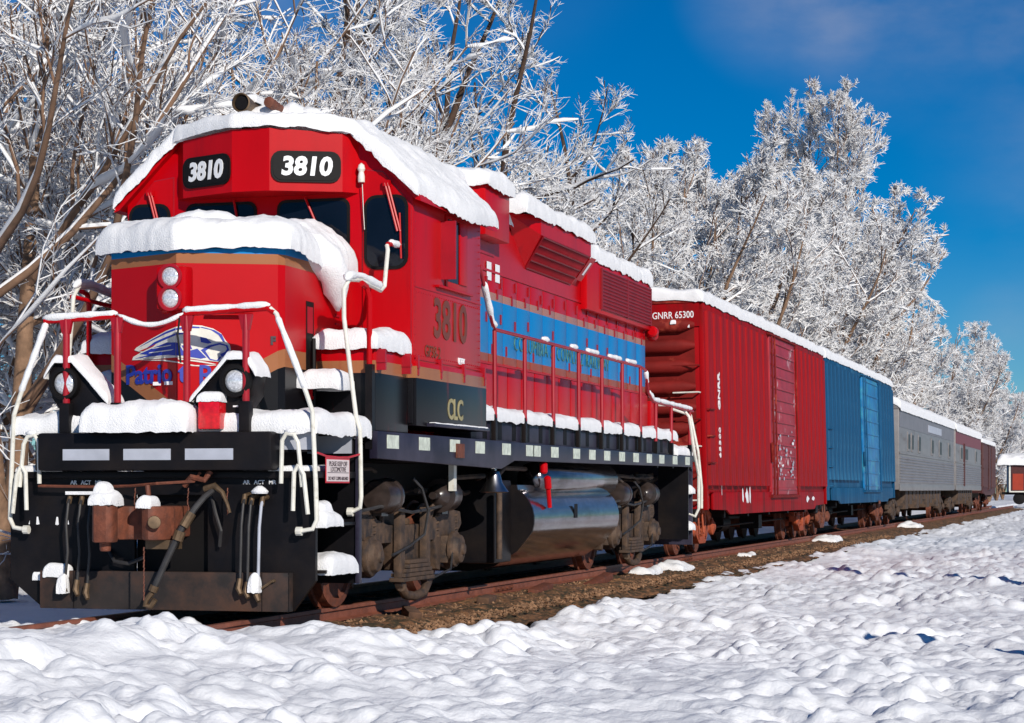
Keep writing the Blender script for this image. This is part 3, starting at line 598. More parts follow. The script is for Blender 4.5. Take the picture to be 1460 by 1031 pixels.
# dynamic brake hatch: flared box with canted grilles
for sx in (1, -1):
    xo, xi = sx*1.20, sx*HW
    hb = MB()
    P0 = [(xi,7.85,4.62),(xi,8.75,4.02),(xo,8.55,4.40),(xo,8.55,4.64)]   # front chamfer
    P1 = [(xi,11.35,4.62),(xi,11.35,4.02),(xo,11.2,4.40),(xo,11.2,4.64)]
    hb.add(P0+P1, [(0,1,2,3),(4,7,6,5),(3,2,6,7),(2,1,5,6),(0,3,7,4),(0,4,5,1)])
    hb.build('brake_hatch_side', M_red, L_, angle=10)
    g = MB(); nrm = Vector((.38*sx, 0, -.28)).normalized()
    p00, p01, p10, p11 = Vector((xi,8.80,4.03)), Vector((xo,8.62,4.39)), Vector((xi,11.1,4.03)), Vector((xo,11.02,4.39))
    for t in np.linspace(0, 1, 40):
        a = p00.lerp(p10, t)+nrm*.015; b = p01.lerp(p11, t)+nrm*.015; g.tube([a, b], .012, 4)
    for t in np.linspace(0, 1, 5): g.tube([p00.lerp(p01, t)+nrm*.022, p10.lerp(p11, t)+nrm*.022], .012, 4)
    g.build('brake_grille', M_grille, L_)
    MB().add([p00+nrm*.006, p01+nrm*.006, p11+nrm*.006, p10+nrm*.006], [(0,1,2,3)]).build('grille_backing', M_dark, L_)
    pl = MB(); q0 = Vector((sx*.98,11.12,4.10)); q1 = Vector((sx*1.2,11.12,4.40)); pl.add([q0+nrm*.03, q1+nrm*.03, q1+nrm*.03+Vector((0,.3,0)), q0+nrm*.03+Vector((0,.3,0))], [(0,1,2,3)]); pl.build('hatch_placard', M_red, L_)
    w0 = q0.lerp(q1, .25); w1 = q0.lerp(q1, .8); MB().add([w0+nrm*.034+Vector((0,.10,0)), w1+nrm*.034+Vector((0,.10,0)), w1+nrm*.034+Vector((0,.2,0)), w0+nrm*.034+Vector((0,.2,0))], [(0,1,2,3)]).build('placard_print', M_wtext, L_)
MB().box(-1.2, 1.2, 8.56, 11.2, 4.60, 4.66).build('brake_hatch_top', M_red, L_, bevel=.01)
snow_sheet('brake_hatch_snow', L_, lambda a, b: (-1.24+a if b > .0 else -1.24+a, 7.75+b, 4.66), 2.48, 3.6, .19, seed=60, res=.07, rag=.08, lump=.35)
# radiator section
for sx in (1, -1):
    a, b = sorted((sx*HW, sx*1.02)); MB().box(a, b, 11.7, 15.98, 3.72, 4.52).build('radiator_housing', M_red, L_, bevel=.012)
    X = sx*1.022; MB().box(min(X, X+sx*.004), max(X, X+sx*.004), 12.55, 15.85, 3.80, 4.36).build('radiator_backing', M_dark, L_)
    g = MB()
    for y in np.linspace(12.55, 15.85, 56): g.box(min(X, X+sx*.02), max(X, X+sx*.02), y-.009, y+.009, 3.80, 4.36)
    for z in np.linspace(3.80, 4.36, 12): g.box(min(X, X+sx*.026), max(X, X+sx*.026), 12.53, 15.87, z-.009, z+.009)
    for y in (12.53, 14.2, 15.87): g.box(min(X, X+sx*.03), max(X, X+sx*.03), y-.02, y+.02, 3.78, 4.38)
    g.build('radiator_grille', M_grille, L_)
snow_rect('radiator_snow', L_, -1.05, 1.05, 11.4, 16.06, 4.50, .18, seed=62, rag=.08, lump=.4)
MB().box(-.85, .85, 15.98, 16.0, 1.8, 4.4).build('rear_panel', M_red, L_)
h = MB(); h.lathe((1.04, 15.95, 3.70), (0,-1,0), [(-.12,.09),(0,.09),(.03,.06)], 14); h.lathe((.98, 16.25, 3.66), (0,1,0), [(-.2,.06),(.02,.10)], 14); h.split('rear_marker', M_red, L_)

# --- handrails along the walkway
sy = [5.6, 6.87, 8.2, 9.5, 10.8, 12.04, 13.24]
pm = MB(); pm.tube([(1.455,0,1.98),(1.45,0,2.98)], .026, 8); post_top = pm.build('stanchion', M_drk, None).data; bpy.data.objects.remove(bpy.data.objects['stanchion'])
pm = MB(); pm.box(1.42, 1.475, -.04, .04, 1.55, 2.02); post_bot = pm.build('stanchion_foot', M_blk, None, bevel=.008).data; bpy.data.objects.remove(bpy.data.objects['stanchion_foot'])
for s in (1, -1):
    for y in sy:
        o = link('stanchion', post_top, L_, loc=(0, y, 0)); o.scale.x = s
        o2 = link('foot', post_bot, o)
    t = MB(); t.tube([(s*1.52,4.78,3.62),(s*1.50,5.0,3.45),(s*1.47,5.45,3.05),(s*1.46,5.6,2.98),(s*1.45,13.2,2.98),(s*1.45,13.6,2.95),(s*1.44,13.85,2.62),(s*1.44,14.2,2.50),(s*1.46,17.2,2.46)], .022, 8); t.build('handrail', M_drk, L_)
    snow_line('handrail_snow', L_, [(s*1.50,5.0,3.44),(s*1.47,5.45,3.03),(s*1.46,5.6,2.98)], .04, seed=1)
    snow_line('handrail_snow', L_, [(s*1.45,6.6,2.99),(s*1.45,13.2,2.99)], .035, seed=2, gap=.02)
    snow_line('handrail_snow', L_, [(s*1.45,13.6,2.93),(s*1.44,13.85,2.62),(s*1.44,14.2,2.51),(s*1.46,17.1,2.47)], .035, seed=3, gap=-.35)
    for y in (14.33, 15.5, 17.0):
        q = MB(); q.tube([(s*1.45,y,1.75),(s*1.45,y,2.48)], .026, 8); q.build('stanchion', M_drk, L_); q = MB(); q.box(min(s*1.42,s*1.48), max(s*1.42,s*1.48), y-.04, y+.04, 1.5, 1.9); q.build('stanchion_foot', M_blk, L_)
    q = MB(); q.tube([(s*1.0,16.65,2.55),(s*1.35,16.68,2.55),(s*1.50,16.7,2.35),(s*1.55,16.9,1.75),(s*1.56,17.2,1.4),(s*1.56,17.2,.85),(s*1.50,17.2,.72),(s*1.40,17.2,.76)], .026, 8); q.build('rear_step_rail', M_white, L_)
    q = MB(); q.tube([(s*1.1,17.3,2.5),(s*1.40,17.32,2.4),(s*1.52,17.35,1.8),(s*1.56,17.45,1.2),(s*1.56,17.45,.85)], .024, 8); q.build('rear_step_rail', M_white, L_)
# rear platform and end plate
MB().box(-1.5, 1.5, 15.98, 17.2, 1.62, 1.72).build('rear_platform', M_sill, L_, bevel=.01)
snow_rect('rear_platform_snow', L_, .5, 1.47, 15.9, 17.2, 1.71, .16, seed=70, rag=.05)
MB().box(-1.45, 1.45, 17.18, 17.26, .25, 1.65).build('rear_pilot', M_sill, L_, bevel=.01)
MB().box(1.0, 1.5, 16.62, 16.66, .35, 1.6).build('rear_step_well', M_blk, L_)
for z in (.5, 1.1): MB().box(1.0, 1.5, 16.9, 17.15, z, z+.03).build('rear_step', M_blk, L_); snow_rect('rear_step_snow', L_, 1.0, 1.52, 16.85, 17.15, z+.03, .12, seed=int(z*10))
MB().box(.7, .95, 16.3, 16.6, 1.72, 2.6).build('rear_red_box', M_red, L_, bevel=.02)
c_ = MB(); c_.box(-.12,.12,17.2,17.9,.72,.95); c_.build('rear_coupler', M_rust, L_, bevel=.03)

# --- fuel tank, air reservoirs, bell
tp = [(1.30,1.22)]+[(1.10+.42*math.cos(a), .80+.42*math.sin(a)) for a in np.linspace(R(60), R(-20), 7)]+[(1.30,.42),(1.02,.24),(.7,.18)]
full = tp+[(-x, z) for x, z in reversed(tp)]
MB().prism(full, 'XZ', 7.05, 11.55).build('fuel_tank', M_tank, L_, angle=30)
MB().prism([(x*1.004, z+.002) for x, z in full], 'XZ', 7.02, 7.06).build('tank_end_plate', M_blk, L_)
MB().box(-1.25, 1.25, 6.3, 7.0, .30, 1.28).build('tank_front_box', M_blk, L_, bevel=.03)
for s in (1, -1):
    a = MB(); a.lathe((s*1.25, 7.85, 1.30), (0,1,0), [(0,.05),(.03,.13),(.08,.19),(.14,.21),(3.9,.21),(3.96,.19),(4.01,.12),(4.03,.03)], 24); a.build('air_reservoir', M_tank, L_)
    p = MB(); p.cyl((s*1.36,6.1,.36), (s*1.36,6.1,1.2), .035); p.tube([(s*1.3,6.0,1.25),(s*1.3,6.5,1.42),(s*1.2,7.8,1.42)], .03, 8); p.tube([(s*1.2,11.9,1.3),(s*1.25,12.4,1.38),(s*1.2,13.2,1.25)], .03, 8); p.split('drain_pipe', M_under, L_)
b_ = MB(); b_.lathe((1.42, 5.68, 1.38), (0,0,-1), [(0,.03),(.01,.06),(.05,.075),(.14,.10),(.20,.14),(.24,.17),(.25,.15),(.12,.06)], 24); b_.box(1.40,1.44,5.65,5.71,1.36,1.45); b_.build('bell', M_steel, L_)
r_ = MB(); r_.lathe((1.50, 7.55, 1.50), (0,.1,-1), [(0,.02),(.02,.05),(.12,.05),(.14,.035)], 12); r_.lathe((1.53,7.62,1.33), (0,.3,-1), [(0,.02),(.02,.045),(.15,.045),(.17,.03),(.40,.028)], 12); r_.split('red_shutoff_handle', M_red, L_)
g_ = MB(); g_.box(1.52, 1.524, 9.0, 9.16, .80, .98); g_.build('sight_glass', M_dark, L_)
# clutter under the frame
ug = MB()
for i in range(26):
    y = random.uniform(1.2, 16); z = random.uniform(1.15, 1.42); x = random.uniform(.6, 1.2)
    if 6.9 < y < 11.8: continue
    ug.tube([(x,y,z),(x+random.uniform(-.1,.15),y+random.uniform(.3,1.0),z+random.uniform(-.12,.05)),(x,y+random.uniform(1,1.6),z)], random.choice([.02,.03,.04]), 6)
ug.split('underframe_piping', M_under, L_)
MB().box(1.3,1.36,4.35,4.45,1.15,1.45).build('hanger_bracket', M_white, L_)
t1 = make_loco_truck(L_, 3.55); 
t2 = copy_tree(t1, L_); t2.location = (0, 13.95, 0)

# --- pilot, front platform
pp = [(-1.55,1.30),(1.42,1.30),(1.45,.36),(1.24,.09),(-1.23,.09),(-1.55,.34)]
op = [(-.30,.42),(.42,.42),(.42,1.12),(-.30,1.12)]
def pilot_plate():
    mb = MB(); y0, y1 = 0, .05
    # plate split round the coupler opening
    for poly in ([(-1.55,1.30),(-1.55,.34),(-1.23,.09),(-.30,.09),(-.30,1.30)], [(-.30,1.30),(-.30,1.12),(.42,1.12),(.42,1.30)], [(-.30,.42),(-.30,.09),(.42,.09),(.42,.42)], [(.42,.09),(1.24,.09),(1.45,.36),(1.45,1.30),(.42,1.30)]):
        mb.prism(poly, 'XZ', y0, y1)
    return mb.build('pilot_plate', M_blk, L_, smooth=False)
pilot_plate()
MB().prism([(-1.20,.085),(1.24,.085),(1.24,.43),(-1.20,.43)], 'XZ', -.10, -.001).build('plow', M_plow, L_, bevel=.01)
q = MB(); q.box(.98,.985,-.104,-.1,.09,.43); q.box(-.86,-.855,-.104,-.1,.09,.43); q.box(1.235,1.24,-.104,-.1,.09,.43); q.split('plow_seam', M_dark, L_)
MB().box(-.32, .44, .10, .5, .3, 1.2).build('coupler_pocket', M_dark, L_)
MB().box(-1.5, 1.5, -.06, .9, 1.27, 1.33).build('step_platform', M_blk, L_, bevel=.01)
MB().box(-1.16, 1.12, -.22, .02, 1.335, 1.68).build('anticlimber', M_blk, L_, bevel=.03)
MB().box(-1.24, -1.17, -.12, .02, 1.335, 1.66).build('anticlimber_lug', M_blk, L_, bevel=.02)
for a, b in ((-.90,-.44),(-.30,.16),(.30,.76)):
    MB().box(a, b, -.228, -.221, 1.43, 1.53).build('bumper_reflector', M_greyt, L_)
MB().box(-.62, .36, -.34, .1, 1.68, 1.75).build('walkover_plate', M_blk, L_, bevel=.015)
snow_rect('walkover_snow', L_, -.66, .38, -.38, .2, 1.74, .20, seed=80, rag=.05, lump=.25, R_=.16)
q = MB(); q.box(-1.5, -1.1, 0, .9, 1.335, 1.345); q.build('step_top', M_blk, L_)
snow_rect('step_top_snow', L_, -1.48, -1.0, -.05, .8, 1.33, .05, seed=81, rag=.02); snow_rect('step_top_snow', L_, 1.02, 1.42, -.05, .5, 1.33, .05, seed=82, rag=.02)
text('AR   ACT   MR', .05, (-.78, -.004, 1.23), (1,0,0), M_wtext, L_, space=1.0, bold=.001)
text('AR   ACT   MR', .05, (.92, -.004, 1.23), (1,0,0), M_wtext, L_, space=1.0, bold=.001)
MB().box(1.02, 1.45, 0.9, 0.93, 1.5, 1.70).build('platform_edge_tape', M_greyt, L_)
MB().box(1.06, 1.46, -.01, .04, 1.5, 1.69).build('end_sill', M_blk, L_)
MB().box(1.08, 1.44, -.016, -.011, 1.52, 1.68).build('end_sill_tape', M_greyt, L_)
# step wells each side
for s in (1, -1):
    a, b = sorted((s*.95, s*1.50)); MB().box(a, b, .93, .97, .30, 1.62).build('step_well_back', M_blk, L_)
    MB().box(min(s*.95,s*.98), max(s*.95,s*.98), .05, .93, .35, 1.3).build('step_well_side', M_blk, L_)
    MB().box(min(s*1.49,s*1.53), max(s*1.49,s*1.53), .90, .98, .30, 1.66).build('step_well_post', M_sill, L_, bevel=.01)
    for i, z in enumerate((.42, .84)):
        MB().box(a, b, .12, .9, z, z+.03).build('step', M_blk, L_, bevel=.005)
        snow_rect('step_snow', L_, a+.05, b+.05, .15 if i == 0 else .0, .85 if i == 0 else .45, z+.03, .14 if i == 0 else .12, seed=90+i, rag=.03)
    # ditch light: sheet-metal bracket sloping toward the centre
    cx = -.93 if s < 0 else .71
    pr = [(cx+s*.20,2.25),(cx+s*.12,2.34),(cx-s*.06,2.33),(cx-s*.40,1.98),(cx-s*.36,1.72),(cx-s*.05,1.70),(cx+s*.02,1.80),(cx+s*.17,2.0)]
    MB().prism(pr, 'XZ', -.06, .20).build('ditch_light_bracket', M_blk, L_, bevel=.02)
    d = MB(); d.lathe((cx+s*.02, -.06, 2.13), (0,-1,0), [(0,.15),(.05,.15),(.07,.145),(.075,.115),(.04,.11)], 28); d.build('ditch_light_rim', M_dark, L_)
    d = MB(); d.lathe((cx+s*.02, -.09, 2.13), (0,-1,0), [(0,.11),(.02,.09),(.035,.06),(.042,.01)], 28); d.build('ditch_light', M_lens, L_)
    MB().box(cx-.02, cx+.03, -.065, -.061, 1.90, 1.915).build('bracket_plate', M_wtext, L_)
    def fd(a, b, s=s, cx=cx):
        t_ = a/.78
        if t_ < .22: x = cx+s*(.22-.10*t_/.22); z = 2.20+.15*t_/.22
        elif t_ < .45: x = cx+s*(.12-.18*(t_-.22)/.23); z = 2.35
        else: x = cx-s*(.06+.36*(t_-.45)/.55); z = 2.345-.38*(t_-.45)/.55
        return (x, -.12+b, z-.01)
    snow_sheet('ditch_light_snow', L_, fd, .78, .36, .055, seed=95+s, res=.04, rag=.02, lump=.5)
MB().box(.41, .62, -.20, -.02, 1.70, 1.98).build('classification_light', M_rlens, L_, bevel=.02)
snow_rect('classification_snow', L_, .40, .63, -.21, 0, 1.97, .07, seed=97)
# front handrail
wl_ = [(-1.18,-.1,2.70),(-1.10,-.1,2.72),(-.44,-.1,2.72)]; wr_ = [(.25,-.1,2.74),(.84,-.1,2.76),(1.05,-.1,2.77)]
h = MB(); h.tube([(-1.15,-.1,2.70),(-.44,-.1,2.73)], .026, 8); h.tube([(.24,-.1,2.74),(1.03,-.1,2.77),(1.10,-.1,2.73)], .026, 8); h.split('front_handrail', M_red, L_)
snow_line('front_handrail_snow', L_, [(-1.17,-.1,2.70),(-.42,-.1,2.73)], .032, seed=4, rise=.9, step=.04); snow_line('front_handrail_snow', L_, [(.22,-.1,2.74),(1.06,-.1,2.77)], .034, seed=5, rise=.9, step=.04)
ch = [(-.42+.66*t, -.1, 2.73-.10*math.sin(math.pi*t)+.0*t) for t in np.linspace(0, 1, 14)]
h = MB(); 
for a, b in zip(ch, ch[1:]): h.tube([a, b], .014, 6)
h.build('safety_chain', M_drk, L_); snow_line('safety_chain_snow', L_, ch, .024, seed=6, rise=.7, step=.03)
h = MB(); h.tube([(.20,-.12,2.70),(.18,-.12,2.55),(.21,-.12,2.30)], .01, 5); h.build('loose_chain', M_dark, L_)
for x in (-.93, -.42, .26, .83):
    h = MB(); h.tube([(x,-.1,1.70),(x,-.1,2.60),(x,-.1,2.72)], [.034,.034,.03], 8); h.prism([(x-.065,2.72),(x+.065,2.72),(x+.035,2.58),(x-.035,2.58)], 'XZ', -.125, -.075); h.build('front_post', M_drk, L_, bevel=.006)
    h = MB(); h.box(x-.05, x+.05, -.15, -.05, 1.66, 1.95); h.build('post_socket', M_blk, L_, bevel=.01)
for s in (1, -1):
    A = [(s*1.06,-.1,2.77),(s*1.12,-.1,2.72),(s*1.40,-.1,2.02),(s*1.46,-.1,1.85),(s*1.49,-.1,1.22),(s*1.50,-.1,.90),(s*1.46,-.1,.82),(s*1.34,-.1,.80)]
    h = MB(); h.tube(A, .021, 10); h.lathe((s*1.36,-.1,.80), (-s,0,0), [(0,.04),(.05,.04)], 10); h.build('step_handrail', M_white, L_)
    snow_line('step_handrail_snow', L_, [(s*1.12,-.1,2.70),(s*1.40,-.1,2.02)], .030, seed=7, rise=.5)
    B = [(s*1.40,2.05,3.55),(s*1.42,2.02,3.50),(s*1.42,1.92,3.14),(s*1.41,1.84,3.09),(s*1.40,1.3,3.14),(s*1.39,1.02,3.12),(s*1.38,.90,3.02),(s*1.39,.88,2.75),(s*1.44,.9,2.30),(s*1.50,.9,1.85),(s*1.54,.9,1.72),(s*1.55,.9,1.10),(s*1.54,.9,1.00),(s*1.44,.9,.95)]
    h = MB(); h.tube(B, .021, 10); h.lathe((s*1.47,.9,.96), (-s,0,0), [(0,.042),(.05,.042)], 10); h.build('step_handrail', M_white, L_)
    snow_line('step_handrail_snow', L_, [(s*1.39,.92,3.08),(s*1.39,1.02,3.13),(s*1.40,1.3,3.15),(s*1.41,1.84,3.10)], .040, seed=8, rise=.8)
    h = MB(); h.tube([(s*1.41,2.05,3.56),(s*1.41,2.2,3.58),(s*1.42,2.9,3.56),(s*1.5,3.0,3.56)], .024, 8); h.build('cab_grab_iron', M_red, L_); snow_line('cab_grab_snow', L_, [(s*1.41,2.1,3.56),(s*1.42,3.0,3.56)], .035, seed=9, gap=-.5)
    h = MB(); h.tube([(s*1.45,1.20,3.10),(s*1.45,1.32,3.08),(s*1.46,1.38,2.98),(s*1.46,1.38,1.75)], .028, 8); h.build('inner_post', M_red, L_)
    h = MB(); h.box(min(s*1.43,s*1.50), max(s*1.43,s*1.50), 1.34, 1.42, 1.55, 2.35); h.build('inner_post_foot', M_blk, L_)
    # small grab irons by the steps
    for x0, x1, z, zz, y in ((1.18,1.36,1.66,1.22,-.14),(1.30,1.42,1.38,.98,-.16)):
        h = MB(); h.tube([(s*x0,y,zz),(s*(x0+.01),y,z-.06),(s*(x0+.05),y,z),(s*(x1-.06),y,z-.01),(s*(x1-.02),y,z-.08),(s*(x1+.02),y,zz-.03)], .020, 8); h.build('grab_iron', M_white, L_)
        snow_line('grab_iron_snow', L_, [(s*(x0+.03),y,z),(s*(x1-.04),y,z)], .026, seed=x0)
    snow_sheet('step_end_snow', L_, lambda a, b: (s*1.38-.08+a, .05+b, .92), .2, .3, .14, seed=12, R_=.09)
# far-side rail bar visible beside the nose
h = MB(); h.tube([(-1.40,.9,3.02),(-1.2,1.6,2.95),(-.95,2.3,2.85)], .022, 8); h.build('side_rail', M_red, L_)
# coupler
c_ = MB(); c_.box(-.10,.20,-.28,.2,.74,1.02); c_.build('coupler_shank', M_rust, L_, bevel=.03)
c_ = MB(); c_.prism([(-.04,-.28),(.02,-.52),(.10,-.56),(.16,-.50),(.22,-.28),(.14,-.16),(-.30,-.16),(-.36,-.30),(-.36,-.44),(-.24,-.44),(-.20,-.30)], 'XY', .72, 1.02); c_.build('coupler_head', M_rust, L_, bevel=.025)
c_ = MB(); c_.prism([(-.42,-.60),(-.38,-.65),(-.26,-.65),(-.22,-.60),(-.22,-.50),(-.26,-.42),(-.40,-.42)], 'XY', .70, 1.04); c_.cyl((-.33,-.52,.62), (-.33,-.52,1.08), .05); c_.build('knuckle', M_rust, L_, bevel=.02)
c_ = MB(); c_.lathe((.13,-.50,.88), (.5,-1,0), [(0,.06),(.1,.055),(.102,.03)], 14); c_.box(-.02,.26,-.36,-.2,.64,.72); c_.split('coupler_lug', M_brass, L_)
snow_sheet('coupler_snow', L_, lambda a, b: (-.43+a, -.66+b, 1.06), .22, .26, .10, seed=1, R_=.10); snow_sheet('coupler_snow', L_, lambda a, b: (-.40+a, -.62+b, 1.14), .13, .16, .10, seed=3, R_=.065)
snow_sheet('coupler_snow', L_, lambda a, b: (-.02+a, -.56+b, 1.03), .14, .22, .08, seed=6, R_=.06)
# uncoupling lever, pin, chain
c_ = MB(); c_.tube([(-1.2,-.12,1.20),(-.6,-.12,1.19),(-.25,-.16,1.20),(.05,-.28,1.22),(.35,-.14,1.24),(.40,-.12,1.32)], .014, 6); c_.tube([(.02,-.4,1.20),(.04,-.42,1.12),(.0,-.42,1.06)], .022, 6); c_.tube([(.25,-.13,1.20),(.33,-.15,1.28),(.45,-.14,1.25),(.5,-.12,1.33)], .028, 6); c_.split('uncoupling_lever', M_rust, L_)
c_ = MB(); p = Vector((.03,-.50,.66))
for i in range(13):
    q = p-Vector((0,0,.036)); c_.tube([p+Vector((.008*(i % 2),.008*((i+1) % 2),0)), q], .007, 5); p = q
c_.split('coupler_chain', M_rust, L_)
# air brake hose with gladhand
hp_ = [(.54,-.16,1.16),(.50,-.26,1.10),(.44,-.33,1.0),(.37,-.38,.88),(.32,-.40,.78),(.27,-.42,.66),(.20,-.44,.50),(.14,-.46,.36),(.10,-.47,.27)]
c_ = MB(); c_.tube(hp_, [.025,.028,.03,.03,.032,.032,.03,.03,.028], 10); c_.build('brake_hose', M_hose, L_)
c_ = MB(); c_.tube([(.42,-.35,.96),(.36,-.39,.84)], .045, 10); c_.tube([(.335,-.40,.80),(.31,-.41,.72)], .05, 10); c_.tube([(.12,-.465,.32),(.10,-.47,.27)], .04, 10); c_.tube([(.10,-.47,.26),(.05,-.48,.20),(.03,-.47,.15),(.08,-.46,.14),(.12,-.46,.2)], .026, 8); c_.split('hose_coupling', M_brass, L_)
c_ = MB(); c_.tube([(.46,-.16,1.17),(.56,-.17,1.20),(.64,-.18,1.14),(.69,-.19,1.04),(.72,-.2,.96)], [.03,.03,.022,.016,.014], 8); c_.build('angle_cock', M_brass, L_)
# multiple-unit hoses on both sides
for s, x0s in ((-1, (-.89,-.77,-.67)), (1, (.82,.89,.99))):
    for i, x in enumerate(x0s):
        b_len = [.78,.80,.82][i]; top = 1.10-.01*i
        pts = [(x,-.10,top),(x+.01,-.16,top-.06),(x,-.18,top-.25),(x-.01*s,-.17,top-.5),(x-.02,-.16,top-b_len+.05)]
        c_ = MB(); c_.tube(pts, .014, 8); c_.build('control_hose', M_hose if not (s > 0 and i == 2) else M_greyt, L_)
        c_ = MB(); c_.tube([(x,.0,top+.02),(x,-.10,top+.01),(x,-.13,top-.06)], .024, 8); c_.tube([(x-.02,-.16,top-b_len+.06),(x-.03,-.17,top-b_len-.03),(x+.0,-.19,top-b_len-.08)], [.024,.03,.02], 8); c_.split('hose_fitting', M_brass, L_)
    c_ = MB(); c_.lathe((x0s[2]-.02*s, -.12, 1.13), (0,0,1), [(0,.07),(.02,.08),(.05,.05),(.07,.02)], 12) if s > 0 else c_.box(x0s[0]-.03, x0s[2]+.03, -.14, -.01, 1.12, 1.15); c_.build('fitting_snow', M_snow, L_)
snow_sheet('gladhand_snow', L_, lambda a, b: (x0s[2]-.10+a, -.22+b, .30), .10, .1, .12, seed=2, R_=.05); snow_sheet('gladhand_snow', L_, lambda a, b: (-.97+a, -.22+b, .27), .09, .1, .14, seed=5, R_=.045)
snow_sheet('pilot_snow', L_, lambda a, b: (-1.16+a, -.12+b, .40), .26, .12, .10, seed=7, rag=.03); snow_sheet('pilot_snow', L_, lambda a, b: (-1.32+a, -.02+b, .36), .09, .04, .05, seed=8)
c_ = MB(); c_.lathe((1.10,-.104,.36), (0,-1,0), [(0,.015),(.03,.013)], 8); c_.tube([(.97,-.13,.28),(1.05,-.13,.33),(1.09,-.13,.36)], .012, 6); c_.build('eye_bolt', M_brass, L_)

# warning sign hanging between the step rails
for x, y0, ln in ((-.15,-.30,.22),(.30,-.16,.30),(-.62,-.12,.34),(.66,-.12,.26)):
    c_ = MB(); p = Vector((x, y0, 1.18))
    for i in range(int(ln/.03)):
        q = p-Vector((.004*math.sin(i), 0, .03)); c_.tube([p+Vector((.007*(i % 2), .007*((i+1) % 2), 0)), q], .006, 5); p = q
    o = c_.build('hanging_chain', M_rust, L_); o['kind'] = 'stuff'
c_ = MB(); c_.tube([(-.55,-.02,.62),(-.45,-.10,.52),(-.30,-.12,.50),(-.15,-.1,.56)], .018, 6); c_.build('drooping_cable', M_hose, L_)
c_ = MB(); c_.tube([(.48,-.05,1.10),(.55,-.12,.95),(.60,-.12,.80),(.56,-.06,.66)], .016, 6); c_.build('drooping_cable', M_hose, L_)
sg = thing('warning_sign', 'small white warning sign with red border hanging between the white step handrails', 'sign')
sb = MB(); sb.box(1.512, 1.518, .08, .68, 1.225, 1.455); sb.build('sign_border', mat('sign_red', (.50,.02,.035), .5, var=.05), sg)
sb = MB(); sb.box(1.518, 1.521, .095, .665, 1.24, 1.435); sb.build('sign_board', mat('sign_white', (.72,.62,.60), .5, var=.05), sg)
text('PLEASE KEEP OFF', .062, (1.523, .38, 1.395), (0,1,0), M_ktext, sg, sx=.98, depth=.001)
text('LOCOMOTIVE', .062, (1.523, .38, 1.345), (0,1,0), M_ktext, sg, sx=.98, depth=.001)
MB().box(1.521, 1.5225, .11, .65, 1.315, 1.320).build('sign_line', M_ktext, sg)
text('DO NOT CLIMB ABOARD', .045, (1.523, .38, 1.265), (0,1,0), M_ktext, sg, sx=.98, depth=.001)
sb = MB(); sb.tube([(1.50,-.08,1.49),(1.512,.1,1.463),(1.516,.4,1.455),(1.52,.66,1.46),(1.54,.88,1.49)], .010, 6); sb.build('sign_cord', mat('sign_red', (.5,.02,.035), .5), sg)
# ------------------------------------------------------------------ freight truck
def freight_truck(parent, yc, mt, wb=1.75):
    t = bpy.data.objects.new('truck', None); col.objects.link(t); t.parent = parent; t.location = (0, yc, 0); h = wb/2
    for sy in (-h, h):
        w = MB()
        for sx in (-1, 1): w.lathe((sx*.70, sy, .44), (sx, 0, 0), [(-.03,.30),(-.02,.47),(.02,.465),(.03,.44),(.125,.435),(.13,.37),(.10,.35),(.09,.2),(.15,.17)], 22)
        w.cyl((-.7,sy,.44), (.7,sy,.44), .08); w.build('wheel_set', M_rust, t)
    for sx in (-1, 1):
        a, b = sorted((sx*.98, sx*1.12))
        f = MB()
        for q in ([(-h-.25,.52),(-h-.2,.66),(-.42,.84),(.42,.84),(h+.2,.66),(h+.25,.52),(h-.15,.54),(.45,.72),(-.45,.72),(-h+.15,.54)], [(-h+.1,.50),(-.30,.18),(.30,.18),(h-.1,.50),(h-.28,.52),(.24,.30),(-.24,.30),(-h+.28,.52)], [(-.44,.80),(-.30,.80),(-.24,.24),(-.36,.24)], [(.30,.80),(.44,.80),(.36,.24),(.24,.24)]):
            f.prism(q, 'YZ', a, b)
        for sy in (-h, h): f.lathe((sx*1.08, sy, .46), (sx,0,0), [(0,.15),(.07,.15),(.09,.11),(.12,.05)], 14); f.box(a, b, sy-.15, sy+.15, .40, .62)
        f.build('side_frame', mt, t, bevel=.01)
        s = MB()
        for q in (-.15, 0, .15): s.tube([(sx*1.05+.05*math.cos(k), q+.05*math.sin(k), .30+k*.0105) for k in np.arange(0, 30, .7)], .013, 5)
        s.build('coil_spring', mt, t)
    b = MB(); b.box(-1.05,1.05,-.2,.2,.52,.78); b.box(-.9,.9,-.65,-.5,.3,.45); b.box(-.9,.9,.5,.65,.3,.45); b.build('bolster', mt, t, bevel=.02)
    return t
def tilt(t, deg): t.rotation_euler = (0, R(-deg), 0)

